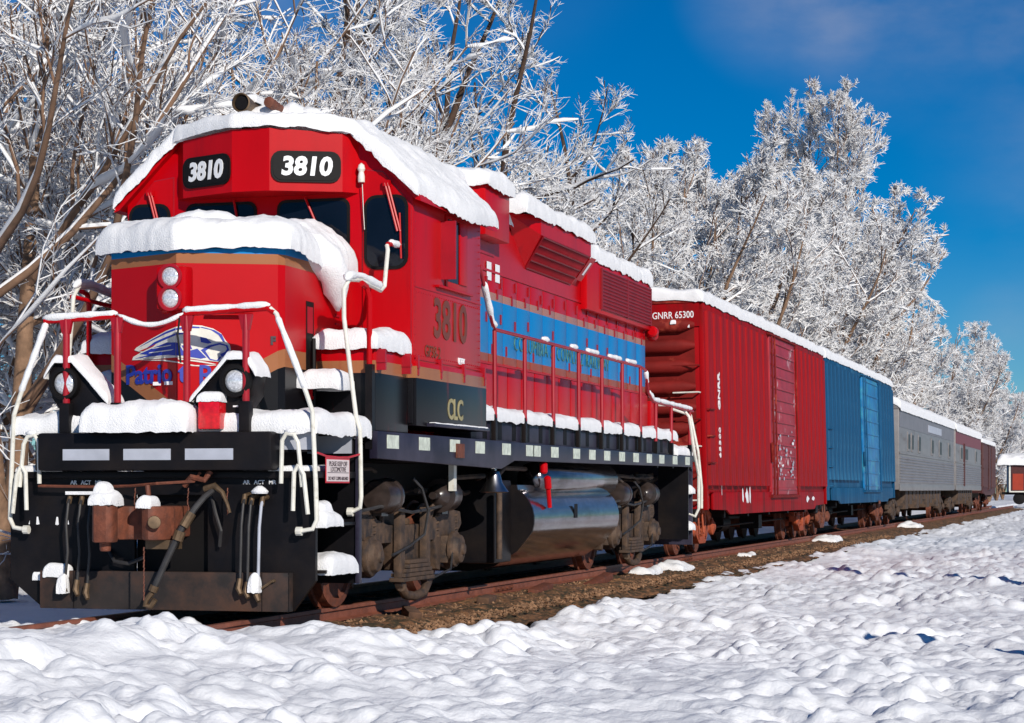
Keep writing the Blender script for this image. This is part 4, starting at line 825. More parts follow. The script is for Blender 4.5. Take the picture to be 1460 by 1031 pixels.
def boxcar(name, label, y0, y1, zb, zt, side, end_m, door_m, dy0, dy1, rib_step, ribs_zb, lean=0, truck_m=None, deep=True, seed=0, slide=False):
    t = thing(name, label, 'boxcar', (0, y0, 0)); Ln = y1-y0; X = 1.46
    MB().box(-X, X, 0, Ln, zb+.02, zt).build('car_body', side, t, bevel=.01)
    rf = MB(); rf.prism([(-1.52,zt-.02),(1.52,zt-.02),(1.50,zt+.04),(0,zt+.16),(-1.50,zt+.04)], 'XZ', -.05, Ln+.05); rf.build('roof', end_m, t, angle=20)
    snow_sheet('roof_snow', t, lambda a, b: (-1.54+a, -.08+b, zt+.04+.12*(1-abs(a-1.54)/1.54)), 3.08, Ln+.16, .17, seed=seed, res=.16, rag=.07, lump=.35)
    for sx in (-1, 1):
        a, b = sorted((sx*X, sx*(X+.05)))
        MB().box(a, b, 0, Ln, zt-.14, zt-.02).build('top_rail', side, t, bevel=.01)
        if deep:
            s = MB(); s.prism([(.0+.55,zb+.30),(.55,zb-.0),(1.9,zb-.02),(2.2,zb-.10),(Ln-2.2,zb-.10),(Ln-1.9,zb-.02),(Ln-.55,zb-.0),(Ln-.55,zb+.30)], 'YZ', min(sx*(X+.02), sx*(X+.06)), max(sx*(X+.02), sx*(X+.06))); s.build('side_sill', side, t, bevel=.006)
        else: MB().box(a, b, 0, Ln, zb, zb+.18).build('side_sill', side, t, bevel=.01)
        for yy in (0, Ln-.12): MB().box(min(sx*(X-.02), sx*(X+.06)), max(sx*(X-.02), sx*(X+.06)), yy-.01*(yy == 0), yy+.13, zb, zt-.14).build('corner_post', side, t, bevel=.01)
    rw = rib_step/.64; rb = MB(); rb.prism([(-.27*rw,0),(-.22*rw,.10),(.22*rw,.10),(.27*rw,0)], 'XY', zb+ribs_zb, zt-.15)
    # (x here is along the car, y the projection): rotate into place
    rb.v = [(X+v[1], v[0], v[2]) for v in rb.v]; ro = rb.build('rib', side, None); rm = ro.data; bpy.data.objects.remove(ro)
    y = .42
    while y < Ln-.3:
        if not (dy0-.36 < y < dy1+.36):
            o = link('rib', rm, t, loc=(0, y, 0)); o2 = link('rib', rm, t, loc=(0, y, 0)); o2.scale.x = -1
        y += rib_step
    for sx in (-1, 1):
        a, b = sorted((sx*(X+.01), sx*(X+.075)))
        d = MB(); d.box(a, b, dy0, dy1, zb+.24, zt-.10); dd = d.build('door', door_m, t, bevel=.012)
        e = MB()
        n = 9 if door_m is M_bblue2 else 14
        c, c2 = sorted((sx*(X+.076), sx*(X+.10)))
        for k in range(n): z = zb+.36+(zt-zb-.58)*k/(n-1); e.box(c, c2, dy0+.12, dy1-.12, z-.018, z+.018)
        e.split('door_corrugation', door_m, dd)
        e = MB(); c, c2 = sorted((sx*(X+.08), sx*(X+.13)))
        for yy in (dy0+.03, dy1-.03, dy0+(dy1-dy0)*.12): e.tube([(sx*(X+.12), yy, zb+.22), (sx*(X+.12), yy, zt-.12)], .02, 6)
        e.box(c, c2, dy0-.02, dy0+.10, zb+1.1, zb+1.2); e.box(c, c2, dy0-.04, dy0+.02, zb+.9, zb+1.3); e.split('locking_bar', end_m, dd)
        e = MB(); e.box(min(sx*(X+.06), sx*(X+.12)), max(sx*(X+.06), sx*(X+.12)), dy0-2.0 if slide else dy0-.2, dy1+.2, zb+.18, zb+.235); e.box(min(sx*(X+.06), sx*(X+.12)), max(sx*(X+.06), sx*(X+.12)), dy0-.2, dy1+.2, zt-.10, zt-.06); e.split('door_track', end_m, t)
    # corrugated end
    for yy, sg_ in ((0, -1), (Ln, 1)):
        MB().box(-1.36, 1.36, min(yy, yy+.006*sg_), max(yy, yy+.006*sg_), zb+.1, zt-.12).build('end_panel', end_m, t)
        for k in range(9):
            z = zb+.35+(zt-zb-.75)*k/8
            q = MB(); q.tube([(-1.36,yy,z),(-1.15,yy+.06*sg_,z),(1.15,yy+.06*sg_,z),(1.36,yy,z)], [.05,.12,.12,.05], 10); q.build('end_corrugation', end_m, t)
        for k in range(6):
            z = zb+.02+k*.46+(0.0)
            q = MB(); q.tube([(1.0,yy+.02*sg_,z+.15),(1.0,yy+.17*sg_,z+.15),(1.44,yy+.17*sg_,z+.15),(1.44,yy+.02*sg_,z+.15)], .014, 6); q.build('rung', M_white if k % 2 == 0 else end_m, t)
    for k in range(4):
        z = zb+.35+k*.46
        q = MB(); q.tube([(X+.02,.12,z),(X+.13,.12,z),(X+.13,.52,z),(X+.02,.52,z)], .013, 6); q.build('side_rung', end_m, t)
    # underframe
    q = MB(); q.box(-.25,.25,-.3,Ln+.3,zb-.25,zb); q.box(-1.3,1.3,.0,.4,zb-.2,zb+.02); q.box(-1.3,1.3,Ln-.4,Ln,zb-.2,zb+.02)
    for k in range(1, 6): q.box(-1.35,1.35,Ln*k/6-.08,Ln*k/6+.08,zb-.16,zb)
    q.cyl((.5,Ln*.4,zb-.3),(.5,Ln*.4+.8,zb-.3),.18); q.box(.6,1.0,Ln*.55,Ln*.55+.4,zb-.45,zb-.1); q.tube([(.9,3,zb-.35),(.9,Ln-3,zb-.3)],.02,6); q.build('underframe', M_dark, t)
    q = MB(); q.box(-.12,.12,-.75,0,.72,.95); q.box(-.18,.18,-.80,-.5,.70,.98); q.build('coupler', M_rust, t, bevel=.03)
    q = MB(); q.tube([(1.30,.25,zb),(1.32,.25,zb-.40),(1.32,.62,zb-.40),(1.30,.62,zb)], .018, 6); q.build('stirrup', truck_m or M_rust, t)
    for y_ in (1.55, Ln-1.55):
        freight_truck(t, y_, truck_m or M_rust)
    tilt(t, lean); return t

rc = boxcar('boxcar', 'dark red ribbed boxcar with scuffed sliding door, coupled right behind the locomotive', 18.3, 33.65, .78, 4.35, M_bred, M_bred_shade, M_bdoor, 7.0, 10.35, .66, .42, lean=1.3, truck_m=M_orange, seed=101)
text('GNRR 65300', .165, (1.0, -.035, 4.12), (1,0,0), M_wtext, rc, sx=.80, bold=.001)
MB().box(-1.35, 1.46, -.03, .01, 3.92, 4.33).build('end_fascia', M_bred, rc)
snow_sheet('end_snow', rc, lambda a, b: (.98+a*.9, -.10+b, 4.02-a*.3), .35, .06, .06, seed=8, R_=.03); snow_sheet('end_snow', rc, lambda a, b: (.98+a, -.20+b, 3.98), .10, .16, .05, seed=3)
text('GNRR', .24, (1.566, 1.08, 2.85), (0,0,1), M_wtext, rc, ydir=(0,-1,0), sx=1.0, bold=.008); text('65300', .22, (1.566, 1.08, 1.95), (0,0,1), M_wtext, rc, ydir=(0,-1,0), sx=1.0)
for i in range(30):
    y, z = random.uniform(.6, 14.5), random.uniform(.85, 2.2); w = random.uniform(.03, .10)
    if 6.8 < y < 10.5: continue
    MB().add([(1.524,y,z),(1.524,y+w,z+.01),(1.524,y+w*.8,z+random.uniform(.08,.3)),(1.524,y+w*.1,z+.1)], [(0,1,2,3)]).build('paint_scrape', M_wtext, rc) if z < 1.06 else None
def blot(parent, pts, x, mt=None):
    n = len(pts); MB().add([(x, a, b) for a, b in pts], [tuple(range(n))]).build('paint_patch', mt or M_wtext, parent, smooth=False)
rr_ = random.Random(3)
for cy, cz, w, h_ in ((4.0,1.02,.35,.30),(3.55,1.0,.2,.32),(4.35,1.0,.18,.36),(12.1,.92,.5,.16),(13.0,.92,.6,.10)):
    k = 11; blot(rc, [(cy+w*.5*math.cos(a)*rr_.uniform(.5,1.1), cz+h_*.5*math.sin(a)*rr_.uniform(.5,1.1)) for a in np.linspace(0, 2*math.pi, k, endpoint=False)], 1.5235)
for i in range(46):
    cy = rr_.uniform(7.3, 10.1); cz = 1.35+abs(rr_.gauss(0, .55)); w = rr_.uniform(.06, .35); h_ = rr_.uniform(.03, .13)
    if cz > 3.2: continue
    blot(rc, [(cy+w*.5*math.cos(a)*rr_.uniform(.4,1.1), cz+h_*.5*math.sin(a)*rr_.uniform(.4,1.1)) for a in np.linspace(0, 2*math.pi, 9, endpoint=False)], 1.563+.0001*i, M_greyt if i % 3 else M_wtext)
bc = boxcar('boxcar', 'bright blue weathered ribbed boxcar between the red boxcar and the grey passenger car', 34.1, 49.7, .86, 4.35, M_bblue, M_bblue, M_bblue2, 7.4, 11.2, .74, .5, lean=1.6, seed=111)
MB().box(1.56, 1.565, 10.5, 11.0, .70, .80).build('patch', M_rust, bc)

# ------------------------------------------------------------------ passenger cars
def coach(name, label, y0, y1, zt, body, letter, wins, seed, sign=None):
    t = thing(name, label, 'passenger car', (0, y0, 0)); Ln = y1-y0; X = 1.5; zb = 1.15
    MB().box(-X, X, 0, Ln, zb, zt-.05).build('car_body', body, t, bevel=.03)
    rp = [(-1.52,zt-.06)]+[(1.52*math.cos(a), zt-.06+.42*math.sin(a)) for a in np.linspace(math.pi, 0, 13)][1:-1]+[(1.52,zt-.06)]
    MB().prism(rp, 'XZ', -.02, Ln+.02).build('roof', M_grey, t)
    def fr(a, b):
        s = a-1.62; an = math.pi/2-s/1.62*math.pi/2*.98; return (1.56*math.cos(an), -.05+b, zt-.07+.44*math.sin(an))
    snow_sheet('roof_snow', t, fr, 3.24, Ln+.1, .16, seed=seed, res=.22, rag=.05)
    for sx in (-1, 1):
        c = lambda d0, d1: sorted((sx*(X+d0), sx*(X+d1)))
        a, b = c(0, .012); MB().box(a, b, .02, Ln-.02, zt-.62, zt-.07).build('letterboard', letter, t)
        for k in range(9):
            z = 1.42+k*.095; q = MB(); q.tube([(sx*(X+.004), .1, z), (sx*(X+.004), Ln-.1, z)], .036, 6); q.build('fluting', body, t)
        a, b = c(0, .03); MB().box(a, b, 0, Ln, 1.12, 1.34).build('lower_sill', body, t, bevel=.01)
        MB().box(a, b, 0, Ln, 2.30, 2.36).build('belt_rail', body, t, bevel=.008)
        for (wy, ww) in wins:
            a, b = c(.0, .03); f = MB(); f.box(a, b, wy-ww/2-.08, wy+ww/2+.08, 2.42, 3.06); fo = f.build('window_frame', body, t, bevel=.01)
            a, b = c(.031, .036); MB().box(a, b, wy-ww/2, wy+ww/2, 2.50, 2.98).build('pane', M_pane, fo)
    if sign: MB().box(X+.012, X+.03, sign[0], sign[1], 3.24, 3.50).build('nameboard', M_greyt, t)
    for yy, s_ in ((0,-1),(Ln,1)):
        MB().box(-.45,.45,min(yy,yy+s_*.3),max(yy,yy+s_*.3),1.15,3.4).build('vestibule', M_dark, t)
    q = MB(); 
    for k in range(int(Ln/1.6)):
        y = 3.6+k*1.35
        if y > Ln-4.4: break
        q.box(.6, 1.35, y, y+.9, .5+.15*((k*7) % 3), 1.15); q.tube([(1.3,y,1.1),(1.32,y+.5,.8),(1.3,y+1.2,1.1)], .03, 5)
    q.box(-.4,.4,0,Ln,.9,1.15); q.build('underframe_equipment', M_under, t, bevel=.03)
    for y_ in (2.0, Ln-2.2): freight_truck(t, y_, M_under, wb=2.4)
    return t
coach('passenger_car', 'grey stainless steel passenger coach with fluted sides behind the blue boxcar', 50.9, 73.7, 3.78, M_grey, M_greyd, [(3.0,.55),(4.3,.55),(6.9,.65),(12.2,.75),(15.8,.9),(20.3,.7)], 120, sign=(10.4,16.2))
coach('passenger_car', 'second passenger coach, with a dull red letterboard above pale grey fluting', 74.8, 91.6, 3.74, M_grey, M_letb, [(3.2,1.0),(6.3,1.6),(13,.8)], 130)
p2 = bpy.data.objects['passenger_car.001']
MB().box(1.5, 1.56, 4.6, 5.0, 1.3, 3.2).build('side_door', M_brown, p2)
boxcar('boxcar', 'small dark brown boxcar beyond the passenger coaches near the end of the train', 92.6, 104.0, .95, 3.55, M_brown, M_brown, M_brown, 4.5, 7, .8, .3, seed=140)

# caboose-like coach on the other track, side-on
ct = thing('caboose', 'dark navy caboose with open orange doorway and a thick snow roof on the far track', 'caboose', (-.2, 150, 0))
MB().box(0, 9, -.0, 2.9, .95, 3.05).build('car_body', M_navy, ct, bevel=.02)
MB().prism([(-.6,3.05),(9.6,3.05),(9.6,3.15),(-.6,3.15)], 'XZ', -.25, 3.15).build('roof', M_navy, ct)
snow_sheet('roof_snow', ct, lambda a, b: (-.7+a, -.3+b, 3.15+.25*math.sin(math.pi*min(max(b/3.5, 0), 1))), 10.4, 3.5, .50, seed=150, res=.2)
MB().box(.35, 1.30, -.03, .02, 1.05, 3.0).build('doorway', M_brown, ct); MB().box(.45, 1.25, -.05, -.03, 1.10, 2.35).build('door', M_odoor, ct)
MB().box(.18, .30, -.06, 0, 1.0, 3.0).build('door_post', M_white, ct); MB().box(.2, 1.6, -.12, 0, .93, 1.03).build('door_sill', M_white, ct)
for x in (2.6, 4.6, 6.4): f = MB(); f.box(x-.35, x+.35, -.03, 0, 2.0, 2.6); fo = f.build('window_frame', M_navy, ct); MB().box(x-.28, x+.28, -.04, -.03, 2.07, 2.53).build('pane', M_greyt if x < 3 else M_glass, fo)
q = MB(); q.box(-.4, 9.4, .2, 2.7, .75, .95)
for x in (.9, 2.3, 6.5, 8): 
    for y in (.3, 2.3): q.lathe((x, y, .44), (0, -1, 0), [(0,.44),(.1,.43),(.14,.2)], 18)
q.build('running_gear', M_dark, ct)

# ------------------------------------------------------------------ track
tr = bpy.data.objects.new('railway_track', None); col.objects.link(tr); tr['kind'] = 'structure'
for sx in (-1, 1):
    c = sx*.755; r_ = MB()
    pr = [(c-.035,0),(c+.035,0),(c+.036,-.035),(c+.009,-.045),(c+.009,-.115),(c+.07,-.13),(c+.07,-.14),(c-.07,-.14),(c-.07,-.13),(c-.009,-.115),(c-.009,-.045),(c-.036,-.035)]
    r_.prism(pr, 'XZ', -14, 140); r_.build('rail', M_rail, tr)
    for y in (-3.2, 8.3, 20.2): 
        j = MB(); j.box(c+sx*.012-.02, c+sx*.012+.02, y-.4, y+.4, -.11, -.05)
        for k in range(4): j.cyl((c+sx*.02,y-.3+.2*k,-.08), (c+sx*.06,y-.3+.2*k,-.08), .018, n=6)
        j.build('joint_bar', M_rust, tr)
tie = MB(); tie.box(-1.28, 1.28, -.11, .11, -.32, -.145); tie.box(.62,.90,-.09,.09,-.145,-.135); tie.box(-.90,-.62,-.09,.09,-.145,-.135)
tm = tie.build('tie', M_wood, None, bevel=.012).data; bpy.data.objects.remove(bpy.data.objects['tie'])
for i in range(170):
    o = link('tie', tm, tr, loc=(random.uniform(-.05,.05), -6+i*.55+random.uniform(-.04,.04), random.uniform(-.015,.01))); o.rotation_euler.z = random.uniform(-.03,.03)

# ------------------------------------------------------------------ terrain (numpy)
def hash2(i, j, s):
    h = (i.astype(np.int64)*374761393+j.astype(np.int64)*668265263+s*974634777) & 0x7fffffff
    h = ((h ^ (h >> 13))*1274126177) & 0x7fffffff
    return ((h ^ (h >> 16)) & 0xffff)/65535.
def vnoise(x, y, s):
    i = np.floor(x); j = np.floor(y); fx = x-i; fy = y-j; fx = fx*fx*(3-2*fx); fy = fy*fy*(3-2*fy)
    a = hash2(i, j, s); b = hash2(i+1, j, s); c = hash2(i, j+1, s); d = hash2(i+1, j+1, s)
    return (a+(b-a)*fx)+((c+(d-c)*fx)-(a+(b-a)*fx))*fy
def fb(x, y, s, o=4):
    t = 0; a = .5
    for k in range(o): t = t+a*vnoise(x*2**k, y*2**k, s+k*17); a *= .5
    return t
def domes(x, y, cell, s, amp=1, rmin=.45, rmax=.95, keep=1.0, asp=1.0):
    gx = x/cell; gy = y/(cell*asp); i0 = np.floor(gx); j0 = np.floor(gy); out = np.zeros_like(x)
    for di in (-1, 0, 1):
        for dj in (-1, 0, 1):
            i = i0+di; j = j0+dj; cx = i+hash2(i, j, s); cy = j+hash2(i, j, s+1); r = rmin+(rmax-rmin)*hash2(i, j, s+2)
            d2 = ((gx-cx)**2+(gy-cy)**2)/(r*r); h = np.clip(1-d2, 0, None)**.62*r*(hash2(i, j, s+3) < keep)*(.5+.8*hash2(i, j, s+4))
            out = np.maximum(out, h)
    return out*amp
def grid_mesh(name, xs, ys, zf, mt, kind='structure'):
    X, Y = np.meshgrid(xs, ys); Z = zf(X, Y); nx, ny = len(xs), len(ys)
    me = bpy.data.meshes.new(name); me.vertices.add(nx*ny)
    me.vertices.foreach_set('co', np.stack([X, Y, Z], -1).astype(np.float32).ravel())
    a = (np.arange(ny-1)[:, None]*nx+np.arange(nx-1)[None]).ravel(); q = np.stack([a, a+1, a+nx+1, a+nx], -1).ravel()
    me.loops.add(len(q)); me.loops.foreach_set('vertex_index', q.astype(np.int32)); me.polygons.add(len(q)//4)
    me.polygons.foreach_set('loop_start', np.arange(0, len(q), 4, dtype=np.int32)); me.polygons.foreach_set('use_smooth', np.ones(len(q)//4, bool))
    me.update(calc_edges=True); me.materials.append(mt); o = link(name, me)
    if kind: o['kind'] = kind
    return o
def sstep(a, b, x): t = np.clip((x-a)/(b-a), 0, 1); return t*t*(3-2*t)
MOUNDS = [(-.3,-3.3,.50,.17),(.45,-3.7,.50,.20),(1.15,-3.2,.50,.17),(1.05,-1.7,.5,.13),(1.6,-.5,.42,.13),(2.1,-1.0,.35,.10),(.4,-2.2,.45,.09),(-.7,-2.6,.5,.12),(1.8,-3.9,.42,.10),(-1.0,-3.9,.6,.14),(2.7,-3.2,.35,.07),(1.8,-2.3,.4,.10),(1.35,-4.6,.5,.10),(.6,-5.0,.5,.10)]
def snow_z(X, Y):
    u = X+.25*fb(Y*.5, X*0+3, 5)-.1
    base = -.17-.06*sstep(-.5, 1.2, Y)-.15*sstep(1.4, 3.6, X)-.05*sstep(4, 9, X)-.25*sstep(-1.6, -5, X)+.10*(fb(X*.25, Y*.25, 9)-.5)
    lum = fb(X*.8, Y*.8, 77, 3)
    near = sstep(60, 14, Y)
    l1 = domes(X, Y, .42, 11, .085, .5, 1.0, .75); l2 = domes(X+.3, Y, .22, 23, .05, .4, .9, .6); l3 = domes(X, Y, .85, 31, .06, .4, .9, .6)
    lum = np.clip((lum-.25)*2.2, 0, 1); ef = 1-.75*sstep(2.6, 1.3, X)*sstep(.2, 1.5, Y)
    z = base+(l1*(.12+1.0*lum)+l2*(.35+1.25*lum))*1.35*ef+l3*.6*ef+domes(X+.1, Y, .13, 91, .048, .4, .9, .6)*near*(.3+lum)*ef+.02*(fb(X*6, Y*6, 33, 3)-.5)*near*ef+.012*(fb(X*9, Y*9, 3, 3)-.5)+.05*(fb(X*1.7, Y*1.7, 8, 2)-.5)
    for mx_, my_, r, h in MOUNDS:
        d = ((X-mx_)**2+((Y-my_)*.8)**2)/(r*r); z = np.maximum(z, base+h*np.clip(1-d*.8, 0, None)**.7*1.1) if False else z+h*np.exp(-d*1.3)
    # footprints / holes
    hol = domes(X, Y, 1.15, 51, 1.0, .14, .30, .45); z = z-hol*.46*sstep(2.2, 3.2, X)*(.4+fb(X*.4, Y*.4, 66, 2))
    # bare strip along the rails
    edge = 1.85+.6*(fb(Y*.9, Y*0+1.5, 41)-.45)+.40*sstep(1, 5, Y)*sstep(17, 10, Y)+.02*0
    edge2 = -1.5+.5*(fb(Y*.8, Y*0+9.5, 43)-.5)
    ins = sstep(edge+.10, edge-.12, X)*sstep(edge2-.12, edge2+.12, X)
    bare = ins*sstep(-.35, .55, Y+.5*(fb(X*1.3, Y*.8, 90)-.5))
    patch = sstep(.60, .66, fb(X*1.1, Y*.7, 123, 3))*sstep(12, 16, Y); bare = bare*(1-patch*.9)
    zf = np.where(Y < 3, np.minimum(z, 1), z)
    incover = sstep(1.4, 1.0, np.abs(X))*(1-sstep(-.1, .7, Y)); zf = zf+incover*(.10-.05*sstep(-2.2, -.2, Y))
    return zf*(1-bare)+(-.42)*bare
def seq(a, b, f):
    out = [a]
    while out[-1] < b: out.append(out[-1]+f(out[-1]))
    return np.array(out)
xs = np.concatenate([-seq(3, 420, lambda v: .05+(v-3)*.09)[::-1], seq(-2.95, 8.8, lambda v: .034), seq(8.85, 420, lambda v: .05+(v-8.8)*.09)])
ys = np.concatenate([-seq(6.6, 300, lambda v: .05+(v-6.6)*.12)[::-1], seq(-6.55, 700, lambda v: .036 if v < 3 else .036+(v-3)*.0048)])
grid_mesh('snow_ground', xs, ys, snow_z, M_snowg)
ys2 = seq(-9, 135, lambda v: .05 if v < 14 else .05+(v-14)*.012); xs2 = np.arange(-2.3, 2.3, .04)
grid_mesh('ballast', xs2, ys2, lambda X, Y: -.175-.10*sstep(1.3, 2.2, np.abs(X))+.05*domes(X, Y, .10, 7, .5, .4, .9, .8)+.05*domes(X, Y, .23, 17, .5, .4, .9, .5)+.05*(fb(X*3, Y*3, 5)-.5)+.03*domes(X,Y,.06,71,1,.4,.9,.6), M_dirt)
for i, (x, y, s, a_) in enumerate([(1.15,14.5,.55,.12),(1.25,16.2,.7,.14),(1.1,36,.9,.15),(1.2,57,1.1,.16),(1.15,24,.4,.1)]):
    o_ = snow_sheet('snow_patch', None, lambda a, b: (x-s*.35+a, y+b, -.17), s*.7, s*1.6, a_, seed=200+i, R_=s*.3, lump=.6); o_['kind'] = 'stuff'; o_['label'] = 'clump of snow left on the brown ballast beside the rail'
# loose ties and timber scraps beside the rail
for i, (x, y, l, a_) in enumerate([(1.18,6.2,.7,.15),(1.10,8.9,.9,.05),(1.2,3.4,.45,.5),(1.25,11.4,.9,-.1)]):
    o_ = MB().box(-.07,.07,-l/2,l/2,-.06,.04).build('timber_scrap', M_rust if i % 2 else M_wood, None, bevel=.012); o_.location = (x, y, -.115); o_.rotation_euler = (.05*i, .1, a_)
    tag(o_, ['weathered timber scrap on the ballast beside the fuel tank','rusty scrap bar on the ballast behind the fuel tank','short weathered timber scrap on the ballast by the front wheels','rusty scrap bar on the ballast by the rear wheels'][i], 'scrap')

# loose stones on the ballast shoulder (one mass)
rs = np.random.default_rng(5); NS = 5200
sxp = np.where(rs.random(NS) < .85, rs.uniform(.82, 2.0, NS), rs.uniform(-1.6, .7, NS)); syp = -.5+45*rs.random(NS)**1.6; sr = rs.uniform(.012, .034, NS)
base = np.array([(1,0,0),(-1,0,0),(0,1,0),(0,-1,0),(0,0,.8),(0,0,-.8)]); fa = np.array([(0,2,4),(2,1,4),(1,3,4),(3,0,4),(2,0,5),(1,2,5),(3,1,5),(0,3,5)])
V = base[None]*sr[:, None, None]*rs.uniform(.6, 1.4, (NS, 6, 1)); an = rs.uniform(0, 6.28, NS); ca, sa = np.cos(an)[:, None], np.sin(an)[:, None]
V = np.stack([V[..., 0]*ca-V[..., 1]*sa+sxp[:, None], V[..., 0]*sa+V[..., 1]*ca+syp[:, None], V[..., 2]-.155-.02*(sxp[:, None] > 1.3)], -1)
FF = (fa[None]+np.arange(NS)[:, None, None]*6).reshape(-1, 3); me = bpy.data.meshes.new('ballast_stones'); me.from_pydata(V.reshape(-1, 3).tolist(), [], FF.tolist()); me.materials.append(M_stone)
o_ = link('ballast_stones', me); o_['kind'] = 'stuff'; o_['label'] = 'loose brown stones scattered over the ballast beside the rail'
# two posts beside the line, right of the frame, whose shadows fall across the snow
for (x, y, h_, r_, lb) in ((8.75, 14.85, 4.1, .11, 'tall thin wooden post in the snow field right of the train'), (8.43, 1.54, 1.9, .12, 'short wooden post in the snow field near the camera')):
    t = thing('marker_post', lb, 'post', (x, y, -.4))
    q = MB(); q.tube([(0,0,0),(.01,.0,h_*.5),(-.01,.01,h_)], [r_, r_*.9, r_*.7], 10); q.build('post', M_wood, t)
    snow_sheet('post_snow', t, lambda a, b: (-r_+a, -r_+b, h_), r_*2, r_*2, .05, seed=3, R_=r_*.8)
# ------------------------------------------------------------------ trees (numpy)
def norm(a): return a/np.maximum(np.linalg.norm(a, axis=-1, keepdims=True), 1e-9)
def grow(rng, p0, d0, ln, rad, nseg, wander, up, taper=.25, droop=0):
    N = len(p0); pts = np.zeros((N, nseg+1, 3)); pts[:, 0] = p0; d = norm(d0); rr = np.zeros((N, nseg+1))
    for k in range(nseg+1): rr[:, k] = rad*(1-(1-taper)*k/nseg)
    for k in range(nseg):
        d = norm(d+rng.normal(0, wander, (N, 3))+np.array([0, 0, up-droop*k/nseg])); pts[:, k+1] = pts[:, k]+d*(ln/nseg)[:, None]
    return pts, rr
def spawn(rng, pts, rr, ln, per, t0, ang, ratio, rratio, t1=1.0, flat=0, fall=.55):
    N, K = pts.shape[:2]; cnt = np.maximum(1, rng.poisson(per, N)); idx = np.repeat(np.arange(N), cnt); M = len(idx)
    t = t0+(t1-t0)*rng.random(M); f = t*(K-1); i = np.minimum(f.astype(int), K-2); fr = (f-i)[:, None]
    a = pts[idx, i]; b = pts[idx, i+1]; p = a+(b-a)*fr; tan = norm(b-a)
    rnd = rng.normal(0, 1, (M, 3)); rnd[:, 2] *= (1-flat); perp = norm(rnd-tan*(rnd*tan).sum(-1, keepdims=True))
    an = np.radians(ang+rng.normal(0, 14, M))[:, None]; d = tan*np.cos(an)+perp*np.sin(an)
    l = ln[idx]*ratio*(1-fall*t)*rng.uniform(.6, 1.25, M); r = np.minimum(rr[idx, i]*rratio, l*.05)
    return p, d, l, r
def tubes(pts, rr, S, tall=1.0, low=1.0, lift=0.0, rime=0):
    N, K = pts.shape[:2]; T = np.zeros_like(pts); T[:, 1:-1] = pts[:, 2:]-pts[:, :-2]; T[:, 0] = pts[:, 1]-pts[:, 0]; T[:, -1] = pts[:, -1]-pts[:, -2]; T = norm(T)
    Zv = np.array([0, 0, 1.]); side = np.cross(T, Zv); bad = np.linalg.norm(side, axis=-1) < .05; side[bad] = [1, 0, 0]; side = norm(side); upv = norm(np.cross(side, T)); upv = np.where(upv[..., 2:] < 0, -upv, upv)
    vs = []; 
    for k in range(S):
        a = 2*math.pi*k/S+math.pi/2; c, s = math.cos(a), math.sin(a); sc_ = tall if s > .3 else (low if s < -.3 else 1.0)
        vs.append(pts+side*(c*rr)[..., None]+upv*((s*sc_+lift)*rr)[..., None])
    V = np.stack(vs, 2)  # N,K,S,3
    base = (np.arange(N)[:, None, None]*K+np.arange(K-1)[None, :, None])*S; k = np.arange(S)[None, None, :]; k2 = (k+1) % S
    F = np.stack([base+k, base+k2, base+S+k2, base+S+k], -1).reshape(-1, 4)
    hz = (np.abs(T[:, :-1, 2]) < .93)
    m = np.zeros((N, K-1, S), int)
    for kk in range(S):
        s = math.sin(2*math.pi*(kk+.5)/S+math.pi/2)
        if s > 0: m[:, :, kk] = hz
    if rime: m = np.maximum(m, (np.random.default_rng(N).random((N, K-1, 1)) < rime).astype(int))
    return V.reshape(-1, 3), F, m.ravel()
def mesh_np(name, parts, mats, smooth=True):
    V = np.concatenate([p[0] for p in parts]); off = np.cumsum([0]+[len(p[0]) for p in parts[:-1]]); F = np.concatenate([p[1]+o for p, o in zip(parts, off)]); Mi = np.concatenate([p[2] for p in parts])
    me = bpy.data.meshes.new(name); me.vertices.add(len(V)); me.vertices.foreach_set('co', V.astype(np.float32).ravel())
    me.loops.add(F.size); me.loops.foreach_set('vertex_index', F.astype(np.int32).ravel()); me.polygons.add(len(F))
    me.polygons.foreach_set('loop_start', np.arange(0, F.size, 4, dtype=np.int32)); 
    for q in mats: me.materials.append(q)
    me.polygons.foreach_set('material_index', Mi.astype(np.int32)); me.polygons.foreach_set('use_smooth', np.full(len(F), smooth)); me.update(calc_edges=True); return me
